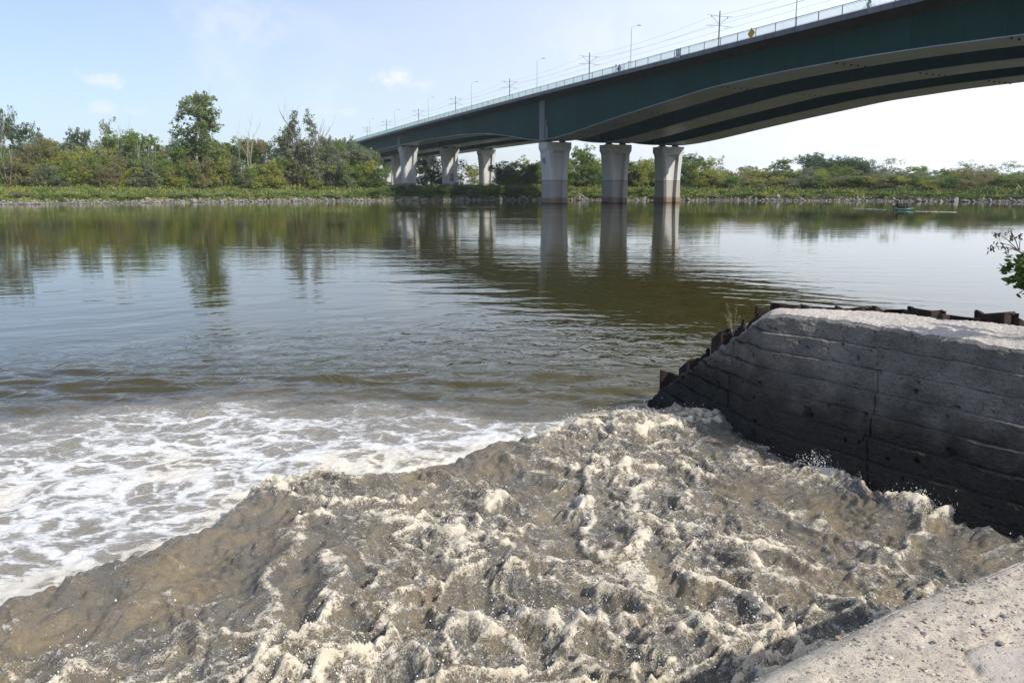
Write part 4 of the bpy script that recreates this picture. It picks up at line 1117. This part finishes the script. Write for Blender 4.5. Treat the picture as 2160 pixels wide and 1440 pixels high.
# distinct trees first
at_bank(52, 70, 256, 80, 'dark_tree', 'big dark green tree at the left end of the wood')
at_bank(2, 22, 215, 60, 'willow_tree', 'tall green tree cut off by the left picture edge')
at_bank(19, 19, 262, 60, 'bare_tree', 'leafless pale trunked tree at the left end of the bank')
at_bank(175, 45, 268, 56, 'dark_tree', 'dark two lobed tree rising above the bushes on the left')
at_bank(245, 40, 236, 74, 'pale_tree', 'pale sparse tree with thin white twigs left of the tall poplar')
at_bank(268, 36, 274, 90, 'poplar' if 'poplar' in LIB else 'green_tree', 'mid green tree below the pale sparse tree')
at_bank(312, 28, 248, 60, 'bare_tree', 'thin leafless tree between the pale tree and the poplar')
at_bank(97, 30, 276, 60, 'olive_tree', 'brownish tree left of the dark two lobed tree')


def special_poplar():
    g = np.random.default_rng(5)
    bl = [(g.uniform(-.17, .17), g.normal(0, .12), g.uniform(.52, .94), g.uniform(.08, .13), g.uniform(.08, .13), g.uniform(.06, .10)) for _ in range(17)]
    bl += [(-.16, 0, .70, .09, .08, .05), (-.20, 0, .55, .08, .08, .035), (.17, 0, .74, .08, .08, .10), (.15, .03, .62, .09, .09, .08), (-.16, 0, .36, .14, .14, .10), (.17, 0, .34, .14, .14, .12), (0, .05, .30, .2, .15, .12), (-.08, 0, .45, .12, .12, .10), (.08, 0, .5, .11, .11, .10), (.0, .02, .4, .15, .12, .1), (-.2, 0, .2, .2, .15, .12), (.2, 0, .2, .2, .15, .12)]
    cm = crown_mesh('crown', bl, 680, 18, .0115, 77, .032, shell=.4); cm.materials.append(LM['poplar'])
    tm = trunk_mesh('trunk', 78, 3, .72, .012, 3, .30, .6, .11, (4, 5), .42, .06); tm.materials.append(PALEBARK); LIB['poplar'] = [(cm, tm)]
    g = np.random.default_rng(15)
    bl = [(-.22, 0, .62, .13, .14, .14), (-.1, 0, .84, .07, .08, .14), (-.14, .05, .7, .12, .12, .12), (-.30, 0, .52, .12, .14, .14), (.10, 0, .80, .06, .07, .15), (.15, 0, .72, .08, .08, .12), (-.05, 0, .45, .2, .2, .18), (-.2, 0, .25, .22, .2, .2), (.12, 0, .42, .14, .14, .2), (.05, 0, .2, .25, .2, .18), (.20, 0, .2, .2, .2, .15)]
    cm = crown_mesh('crown', bl, 520, 22, .0145, 87, .05, droop=.8, shell=.45); cm.materials.append(LM['willow'])
    tm = trunk_mesh('trunk', 88, 4, .6, .016, 2, .4, .5, .18); tm.materials.append(BARK); LIB['big_willow'] = [(cm, tm)]
    # broad layered far tree
    bl = [(g.uniform(-.42, .42), g.normal(0, .15), .5 + g.uniform(-.3, .28), .17, .17, .16) for _ in range(26)]
    cm = crown_mesh('crown', bl, 520, 24, .016, 97, .055); cm.materials.append(LM['dark']); tm = trunk_mesh('trunk', 98, 3, .55, .02, 2, .6, .3, .15); tm.materials.append(BARK); LIB['broad_dark'] = [(cm, tm)]
    bl = [(g.uniform(-.40, .40), g.normal(0, .15), .5 + g.uniform(-.25, .3), .16, .16, .12) for _ in range(18)]
    cm = crown_mesh('crown', bl, 300, 18, .014, 107, .05); cm.materials.append(LM['pale']); tm = trunk_mesh('trunk', 108, 2, .6, .018, 3, .5, .4, .12); tm.materials.append(BARK); LIB['domed_pale'] = [(cm, tm)]


special_poplar()
KN.update(poplar='poplar_tree', big_willow='willow_tree', broad_dark='tree', domed_pale='tree'); KL.update(poplar='', big_willow='', broad_dark='', domed_pale='')
o = at_bank(425, 26, 188, 168, 'poplar', 'tallest poplar with airy green crown and pale stems on the left bank'); o.rotation_euler.z = 0
o = at_bank(520, 21, 230, 84, 'bare_tree', 'group of leafless pale stems right of the tallest poplar')
o = at_bank(642, 20, 226, 120, 'big_willow', 'big grey green willow with two plumes left of the bridge end'); o.rotation_euler.z = 0
o = at_bank(712, 24, 272, 66, 'willow_tree', 'rounded willow tree right of the big willow')
o = at_bank(752, 30, 290, 84, 'willow_tree', 'dark willow tree standing before the far bridge end')
o = at_bank(785, 38, 306, 50, 'willow_tree', 'smaller willow tree tucked under the far bridge end')
at_bank(1228, 26, 306, 66, 'green_tree', 'rounded green tree seen between the two nearest river piers')
at_bank(1352, 22, 330, 66, 'yellow_tree', 'yellow green tree seen between the middle and right river piers')
at_bank(1462, 22, 340, 34, 'yellow_bush', 'yellowing bush just right of the right river pier')
at_bank(1470, 40, 302, 64, 'dead_branch_tree', 'leafless dark tree behind the right river pier')
at_bank(1515, 30, 318, 60, 'bare_tree', 'thin leafless saplings right of the river piers')
at_bank(1641, 45, 330, 56, 'green_tree', 'round green tree left of the broad dark tree on the right bank')
at_bank(1728, 105, 316, 88, 'dark_dome', 'lower left dark tree of the dark clump above the right wood')
at_bank(1766, 115, 310, 108, 'dark_dome', 'tallest middle dark tree of the dark clump above the right wood')
at_bank(1797, 108, 317, 90, 'dark_dome', 'lower right dark tree of the dark clump above the right wood')
at_bank(1872, 30, 330, 58, 'pale_tree', 'thin airy tree right of the broad dark tree')
at_bank(2042, 60, 328, 90, 'pale_dome', 'pale dome shaped tree towards the right picture edge')
at_bank(2132, 24, 372, 56, 'green_bush', 'rounded bush near the right picture edge')
# named bushes and fillers, front row to back row
KS_L = ['yellow_bush', 'green_bush', 'willow_bush', 'yellow_bush', 'olive_bush', 'green_bush']
for i, px in enumerate(np.arange(-20, 800, 22)):
    at_bank(px + random.uniform(-8, 8), random.uniform(18, 24), random.uniform(312, 346), random.uniform(44, 74), KS_L[(i * 5 + i // 3) % 6])
for i, px in enumerate(np.arange(-20, 780, 28)):
    at_bank(px + random.uniform(-10, 10), random.uniform(28, 42), random.uniform(288, 316), random.uniform(54, 84), random.choice(['willow_tree', 'green_tree', 'olive_tree', 'yellow_tree', 'willow_bush', 'yellow_bush']))
for i, px in enumerate(np.arange(-20, 760, 38)):
    at_bank(px + random.uniform(-10, 10), random.uniform(60, 95), random.uniform(278, 300), random.uniform(56, 90), random.choice(['dark_tree', 'green_tree', 'willow_tree', 'dark_tree']))
for i, px in enumerate(np.arange(1060, 1500, 24)):
    at_bank(px + random.uniform(-6, 6), random.uniform(20, 28), random.uniform(334, 356), random.uniform(40, 60), random.choice(['yellow_bush', 'green_bush', 'willow_bush', 'green_tree']))
    at_bank(px + random.uniform(-8, 8), random.uniform(38, 70), random.uniform(316, 340), random.uniform(44, 66), random.choice(['dark_tree', 'green_tree', 'willow_tree', 'yellow_tree']))
for i, px in enumerate(np.arange(880, 1060, 30)):
    at_bank(px, random.uniform(95, 130), random.uniform(330, 345), random.uniform(46, 66), random.choice(['green_tree', 'yellow_tree', 'dark_tree']))
for i, px in enumerate(np.arange(1490, 2190, 23)):
    at_bank(px + random.uniform(-8, 8), random.uniform(18, 26), random.uniform(362, 380), random.uniform(40, 62), random.choice(['yellow_bush', 'green_bush', 'willow_bush', 'olive_bush', 'green_bush']))
for i, px in enumerate(np.arange(1490, 2190, 25)):
    at_bank(px + random.uniform(-8, 8), random.uniform(30, 55), random.uniform(346, 366), random.uniform(44, 70), random.choice(['yellow_bush', 'olive_bush', 'willow_bush', 'green_bush', 'olive_bush', 'green_tree']))
for i, px in enumerate(np.arange(1490, 2190, 42)):
    at_bank(px + random.uniform(-8, 8), random.uniform(80, 130), random.uniform(344, 358), random.uniform(50, 75), random.choice(['willow_bush', 'green_bush', 'olive_bush', 'willow_bush']))
# shrubs in the bridge's shade at the water's edge, then weeds along the stones
SG = 'shrubs at the foot of the far bank'
for i, px in enumerate(np.arange(796, 1116, 21)):
    o = at_bank(px, random.uniform(3.5, 8), random.uniform(384, 394), random.uniform(34, 46), random.choice(['green_bush', 'willow_bush', 'dark_tree', 'green_bush']), None)
    o.name = 'shrub'; tag(o, 'dark shrub in the bridge shade at the foot of the far bank', 'shrub', SG)
for i, px in enumerate(np.arange(-10, 2180, 21)):
    if 1120 < px < 1200: continue
    o = at_bank(px + random.uniform(-9, 9), random.uniform(2.5, 6.5), random.uniform(402, 413), random.uniform(18, 36), random.choice(['green_bush', 'willow_bush', 'green_bush', 'yellow_bush']))
    o.name = 'shrub'; tag(o, 'low shrub just above the stones of the far waterline', 'shrub', SG)
for px, top in ((1300 - 80, 405), (1240, 400), (1350, 392), (1372, 396), (1330, 402)):
    o = at_bank(px, 6, top, 30, 'green_bush'); o.name = 'shrub'; tag(o, 'green shrub below the trees between the river piers', 'shrub', SG)


def make_grass():
    n = 190000; X = rng.uniform(-175, 210, n); d = 1.1 + 22 * rng.random(n) ** 1.15; Y = shore(X) + d; Z = bank_z(X, Y)
    keep = (np.abs(X) < Y * .72); X, Y, Z = X[keep], Y[keep], Z[keep]; n = len(X)
    a = rng.uniform(0, np.pi, n); hgt = rng.lognormal(math.log(.42), .35, n) * (.75 + .5 * sstep(perlin(X / 6, Y / 3, 9), -.3, .4)); wd = rng.uniform(.06, .20, n)
    ln = rng.normal(0, .25, (n, 2)) * hgt[:, None]
    A = np.stack([X - np.cos(a) * wd, Y - np.sin(a) * wd, Z - .05], 1); B = np.stack([X + np.cos(a) * wd, Y + np.sin(a) * wd, Z - .05], 1)
    C = np.stack([X + np.cos(a) * wd * .7 + ln[:, 0], Y + np.sin(a) * wd * .7 + ln[:, 1], Z + hgt], 1); Dv = np.stack([X - np.cos(a) * wd * .5 + ln[:, 0], Y - np.sin(a) * wd * .5 + ln[:, 1], Z + hgt * rng.uniform(.6, 1, n)], 1)
    V = np.stack([A, B, C, Dv], 1).reshape(-1, 3)
    m1 = sstep(perlin(X / 7, Y / 2.5, 13) + .4 * perlin(X / 2, Y / 1.2, 14), -.4, .5)[:, None]; m2 = (rng.random(n) < .045)[:, None]
    c = (np.array([.095, .145, .030]) * (1 - m1) + np.array([.20, .215, .060]) * m1) * rng.uniform(.7, 1.3, (n, 1)); c = np.where(m2, np.array([.26, .20, .10]), c)
    me = np_mesh('riverside_grass', V, np.arange(4 * n).reshape(-1, 4), {'tint': ('POINT', np.repeat(c, 4, 0))})
    tag(link('riverside_grass', me, mat('grass_blades', attr='tint', rough=.8, spec=.2)), 'mixed green and yellow grass and weeds covering the far bank', 'grass', kind='stuff')


make_grass()


def rock_mesh(seed):
    g = np.random.default_rng(seed); b = ball((0, 0, 0), 1, 5); V = np.array(b.v); V += g.normal(0, .13, V.shape); V *= np.array([1, g.uniform(.6, .9), g.uniform(.5, .75)])
    me = bpy.data.meshes.new('rock'); me.from_pydata(V.tolist(), [], b.f); me.materials.append(ROCK); return me


def make_rocks():
    RM = [rock_mesh(k) for k in range(8)]
    # 300 individual stones where they show largest, the rest of the riprap as one heap
    pts = []
    for px in np.arange(-10, 2170, 3.0):
        for rep in range(3):
            q = pdir(px + random.uniform(-1.2, 1.2), 420); Y = 200.
            dd = random.uniform(-.3, 2.6)
            for _ in range(6): Y = float(shore(q[0] / q[1] * Y)) + dd
            X = q[0] / q[1] * Y; pts.append((X, Y, random.lognormvariate(math.log(.23), .48)))
    pts.sort(key=lambda p: -p[2] / p[1]); pts_big, rest = pts[:300], pts[300:]
    for X, Y, r in pts_big:
        o = bpy.data.objects.new('rock', random.choice(RM)); col.objects.link(o); z = float(bank_z(np.array([X]), np.array([Y]))[0])
        o.location = (X, Y, max(z, .0) + r * .25); o.scale = (r, r, r); o.rotation_euler = (random.uniform(-.3, .3), random.uniform(-.3, .3), random.uniform(0, 6.28))
        tag(o, 'pale grey limestone boulder in the stone edging of the far waterline', 'rock', 'boulders along the far waterline')
    V = []; Fc = []; off = 0
    for X, Y, r in rest:
        me = random.choice(RM); v = np.array([x.co[:] for x in me.vertices]); a = random.uniform(0, 6.28); ca, sa = math.cos(a), math.sin(a)
        z = float(bank_z(np.array([X]), np.array([Y]))[0]); v = v @ np.array([[ca, sa, 0], [-sa, ca, 0], [0, 0, 1]]) * r + np.array([X, Y, max(z, 0) + r * .2])
        V.append(v); Fc += [tuple(i + off for i in p.vertices) for p in me.polygons]; off += len(v)
    me = bpy.data.meshes.new('riprap'); me.from_pydata(np.concatenate(V).tolist(), [], Fc)
    tag(link('riprap', me, ROCK), 'band of small pale stones along the far waterline', 'stones', kind='stuff')


make_rocks()
# pale sandy clearings under the bridge and a broken slab at the water
for px, py, a, b, lb in ((1125, 401, 3.4, 1.2, 'pale sandy patch on the bank left of the first river pier'), (1212, 398, 2.0, .9, 'pale sandy patch on the bank right of the first river pier'), (792, 375, 5, 2, 'pale reddish earth patch under the far bridge end')):
    q = pdir(px, 400); Y = 200.
    for _ in range(8): Y = float(shore(q[0] / q[1] * Y)) + (9 if px > 900 else 60)
    X = q[0] / q[1] * Y; m = MB(); n = 22
    z0 = float(bank_z(np.array([X]), np.array([Y]))[0])
    P = [(X, Y, z0 + .55)] + [(X + a * 1.4 * math.cos(t_) * random.uniform(.7, 1.1), Y + a * math.sin(t_) * random.uniform(.7, 1.1), z0 - .5 + .25 * math.sin(t_)) for t_ in np.linspace(0, 2 * math.pi, n)[:-1]]
    m.poly(P, [(0, 1 + k, 1 + (k + 1) % (n - 1)) for k in range(n - 1)])
    tag(m.build('sand_patch', mat('pale_sand', (.42, .37, .30), .95, var=.2, vscale=.8), None, True), lb, 'sand', kind='structure')
q = unproj(1234, 421, Y=240); m = MB()
m.box((q[0], 243.5, 1.0), (1.2, 0, -.85), (.3, 1.0, 0), (.09, 0, .12)); m.box((q[0] + .6, 244.2, .7), (1.2, 0, -.5), (0, .8, 0), (0, 0, .35))
tag(m.build('concrete_slab', mat('old_slab_concrete', (.16, .155, .145), .9, var=.3)), 'tilted broken concrete slab at the waterline between two river piers', 'slab')

# ------------------------------------------------------------------ the boat
bp = unproj(1906, 443.5, z=0); bo = empty('motor_boat', (bp[0], bp[1], 0), R(-6)); tag(bo, 'small green open motor boat on the river at the right', 'boat')
m = MB(); outer = []; inner = []
for u in np.linspace(0, 1, 12):
    x = -1.5 + 3.0 * u; w_ = .72 * (1 - max(0, (u - .45) / .55) ** 2.2) + .03; zt = .27 + .20 * u ** 2.5; zb = -.15 + .32 * max(0, (u - .7) / .3) ** 2
    outer.append([(x, -w_, zt), (x, -w_ * .85, .0 + zb * .5), (x, -w_ * .45, zb), (x, w_ * .45, zb), (x, w_ * .85, zb * .5), (x, w_, zt), (x, w_ * .9, zt), (x, w_ * .7, .05 + max(zb, 0)), (x, -w_ * .7, .05 + max(zb, 0)), (x, -w_ * .9, zt)])
m.loft(outer); m.build('hull', mat('green_boat_paint', (.012, .085, .065), .5), bo, True)
for x in (-.3, .6): q = MB(); q.box((x, 0, .26), (.14, 0, 0), (0, .52, 0), (0, 0, .02)); q.build('bench', mat('boat_bench', (.12, .10, .08), .7), bo)
m = MB(); m.box((-1.66, 0, .58), (.14, 0, 0), (0, .11, 0), (0, 0, .17)); m.box((-1.64, 0, .1), (.06, 0, 0), (0, .05, 0), (0, 0, .4)); mo = m.build('outboard_motor', BLK, bo)
m = MB(); m.tube([(-1.54, .0, .58), (-1.15, .12, .62)], .02, 6); m.build('tiller', BLK, mo)
boat_p = [(a * 1.25, b * 1.2, c * 1.25) for a, b, c in [(0, 0, .28), (0, -.02, .5), (0, .02, .78), (0, .04, .88), (0, .07, 1.0), (.1, .06, .28), (.14, .45, .42), (.12, .5, .06), (.12, .64, .02), (-.1, .06, .28), (-.14, .45, .42), (-.12, .5, .06), (-.12, .64, .02), (.19, .0, .75), (.26, .08, .5), (.2, .3, .42), (-.19, .0, .75), (-.28, -.08, .5), (-.26, -.3, .42)]]
pr = body('person', boat_p, [x * 1.45 for x in stand_r], stand_e, DARKC, (bp[0] - 1.05, bp[1] + .10, .12), R(-96), 'person in dark clothes sitting at the stern of the green boat', extra=[('hair', ball((0, .07, 1.32), .16), DARKC)])
for k, (x, y, lb) in enumerate(((-.25, .1, 'dark bulky bag in the boat nearest to the sitting person'), (.12, .15, 'dark bulky bag in the middle of the boat'), (.55, .0, 'dark bulky bag nearest to the bow of the boat'))):
    m = MB(); L = []
    for u in np.linspace(0, 1, 7): rr = .19 * (math.sin(math.pi * (.12 + .8 * u)) ** .5); L.append([(rr * math.cos(a) * 1.0 + .01 * k, rr * math.sin(a) * .85, .58 * u * (1 - .05 * k)) for a in np.linspace(0, 2 * math.pi, 9)[:-1]])
    m.loft(L); o = m.build('bag', DARKC, None, True); o.location = (bp[0] + x, bp[1] + y - .03, .285)
    q = MB(); q.tube([(-.07, 0, .55), (-.04, 0, .64), (.04, 0, .64), (.07, 0, .55)], .018, 5); q.build('handle', DARKC, o); tag(o, lb, 'bag', 'bags in the boat')


def wake():
    m = MB()
    for (a, b), (c, d), w_ in (((1800, 439.5), (1868, 442.5), .02), ((1930, 446), (2020, 447.8), .022)):
        p, q = unproj(a, b, z=0), unproj(c, d, z=0); n = 60; dv = (q - p) / np.linalg.norm(q - p); nv = np.array([-dv[1], dv[0], 0])
        L = []
        for u in np.linspace(0, 1, n):
            c_ = p + (q - p) * u; ww = w_ * (math.sin(math.pi * min(max(u, .02), .98)) ** .6) * random.uniform(.5, 1.25); c_ = c_ + nv * random.uniform(-.15, .15)
            L.append([c_ - nv * ww * 1.6 + np.array([0, 0, -.03]), c_ + np.array([0, 0, .05 + .05 * random.random()]), c_ + nv * ww * 1.6 + np.array([0, 0, -.03])])
        m.loft(L, cap=False, closed=False)
    tag(m.build('boat_wake', mat('wake_foam', (.50, .52, .51), .35), None, True), 'white streaks of wake on the water before and behind the green boat', 'wake', kind='stuff')


wake()

# ------------------------------------------------------------------ shrub at the right edge, weed by the piles


def leaf_card(L, W):
    return np.array([(0, 0, 0), (L * .3, W * .5, .004), (L * .7, W * .38, -.004), (L, 0, -.02), (L * .7, -W * .38, -.004), (L * .3, -W * .5, .004)])


def make_shrub():
    g = np.random.default_rng(3); root = unproj(2290, 690, Y=8.0); root[2] = ZT
    r = empty('leafy_shrub', root); tag(r, 'green leafy shrub with dry brown twigs reaching in from the right picture edge', 'shrub')
    st = MB(); LV = []; LT = []; DV = []
    def target(px, py, Y): return unproj(px, py, Y=Y) - root
    ends = [(2118, 555, 8.3), (2125, 585, 8.1), (2138, 545, 8.5), (2150, 600, 8.3), (2152, 560, 8.0), (2165, 615, 8.4), (2175, 540, 8.2), (2180, 580, 8.7), (2200, 520, 8.4), (2210, 600, 8.2), (2230, 560, 8.6), (2148, 528, 8.3), (2260, 520, 8.3), (2156, 580, 8.2), (2166, 560, 8.4), (2170, 600, 8.2), (2145, 572, 8.2)]
    for px, py, Y in ends:
        e = target(px, py, Y); pts = [np.zeros(3), e * .4 + np.array([.08, 0, .12]), e * .75 + np.array([0, 0, .12]), e]
        st.tube(pts, [.012, .009, .006, .003], 5)
        for k in range(46):
            u = g.uniform(.5, 1.0); i = min(int(u * 3), 2); c = pts[i] + (pts[i + 1] - pts[i]) * (u * 3 - i) + g.normal(0, .035, 3)
            d = g.normal(0, 1, 3); d[2] = -abs(d[2]) * .7; d[0] -= .4; d /= np.linalg.norm(d); s_ = np.cross(d, g.normal(0, 1, 3) + np.array([0, 0, 1.5])); s_ /= np.linalg.norm(s_); nn_ = np.cross(d, s_)
            C = leaf_card(g.uniform(.06, .105), g.uniform(.036, .056)); LV.append(c + C[:, :1] * d + C[:, 1:2] * s_ + C[:, 2:] * nn_); LT.append(np.full(6, g.random()))
    for px, py, Y in ((2092, 520, 8.2), (2100, 490, 8.2), (2108, 512, 8.25), (2132, 486, 8.2), (2136, 498, 8.2), (2152, 496, 8.2), (2122, 524, 8.15)):
        e = target(px, py, Y); b = target(2150, 530, 8.2); pts = [np.zeros(3), b * .5 + np.array([.1, 0, .1]), b, (b + e) / 2 + np.array([0, 0, .02]), e]; st.tube(pts, [.01, .008, .006, .004, .002], 5)
        for k in range(9):
            c = e + g.normal(0, .018, 3) + np.array([0, 0, -.01]); d = g.normal(0, .5, 3); d[2] = -1; d /= np.linalg.norm(d); s_ = np.cross(d, g.normal(0, 1, 3)); s_ /= np.linalg.norm(s_); nn_ = np.cross(d, s_)
            C = leaf_card(g.uniform(.03, .05), .016); DV.append(c + C[:, :1] * d + C[:, 1:2] * s_ + C[:, 2:] * nn_)
    st.build('branches', mat('twig_bark', (.10, .075, .06), .9), r)
    for nm, L, mm in (('foliage', LV, leaf_mat('shrub_leaves', (.035, .075, .012), (.10, .17, .025), .4)), ('dry_leaves', DV, mat('dry_leaf', (.09, .055, .045), .9))):
        V = np.concatenate(L); n = len(L); me = bpy.data.meshes.new(nm); me.from_pydata(V.tolist(), [], [tuple(range(6 * i, 6 * i + 6)) for i in range(n)])
        if nm == 'foliage': a = me.attributes.new('tint', 'FLOAT', 'POINT'); a.data.foreach_set('value', np.concatenate(LT).astype(np.float32))
        link(nm, me, mm, r)
    # weed growing between the piles
    b = unproj(1546, 712, Y=10.9); r = empty('weed', b); tag(r, 'thin pale weed stalks growing beside the sloping sheet piles', 'weed')
    m = MB(); LV = []
    for px, py in ((1532, 640), (1555, 645), (1527, 660), (1560, 668), (1540, 655), (1536, 672)):
        e = unproj(px, py, Y=10.9) - b; pts = [np.zeros(3), e * .5 + g.normal(0, .015, 3), e]; m.tube(pts, [.004, .003, .0015], 4)
        for k in range(14):
            u = g.uniform(.3, 1); c = e * u + g.normal(0, .014, 3); d = g.normal(0, 1, 3); d[2] = abs(d[2]); d /= np.linalg.norm(d); s_ = np.cross(d, g.normal(0, 1, 3)); s_ /= np.linalg.norm(s_); nn_ = np.cross(d, s_)
            C = leaf_card(g.uniform(.012, .028), .008); LV.append(c + C[:, :1] * d + C[:, 1:2] * s_ + C[:, 2:] * nn_)
    m.build('stalk', mat('dry_stalk', (.22, .19, .14), .9), r); V = np.concatenate(LV); me = bpy.data.meshes.new('leaves'); me.from_pydata(V.tolist(), [], [tuple(range(6 * i, 6 * i + 6)) for i in range(len(LV))]); link('leaves', me, mat('dry_weed_leaf', (.26, .24, .17), .9), r)


make_shrub()
# ------------------------------------------------------------------ haze over the river
def haze():
    m = bpy.data.materials.new('haze_air'); m.use_nodes = True; t = NT(m.node_tree); t.n.remove(t.n['Principled BSDF'])
    v = t.add('ShaderNodeVolumePrincipled', {'Color': (.80, .86, .93, 1), 'Density': .00016, 'Anisotropy': .2}); t.l.new(v.outputs[0], t.n['Material Output'].inputs['Volume'])
    b = MB(); b.box((0, 480, 19.5), (900, 0, 0), (0, 620, 0), (0, 0, 21.5)); o = b.build('haze', m); tag(o, 'thin pale summer haze over the river and far wood', 'haze', kind='stuff')


HAZE = True
if HAZE: haze()
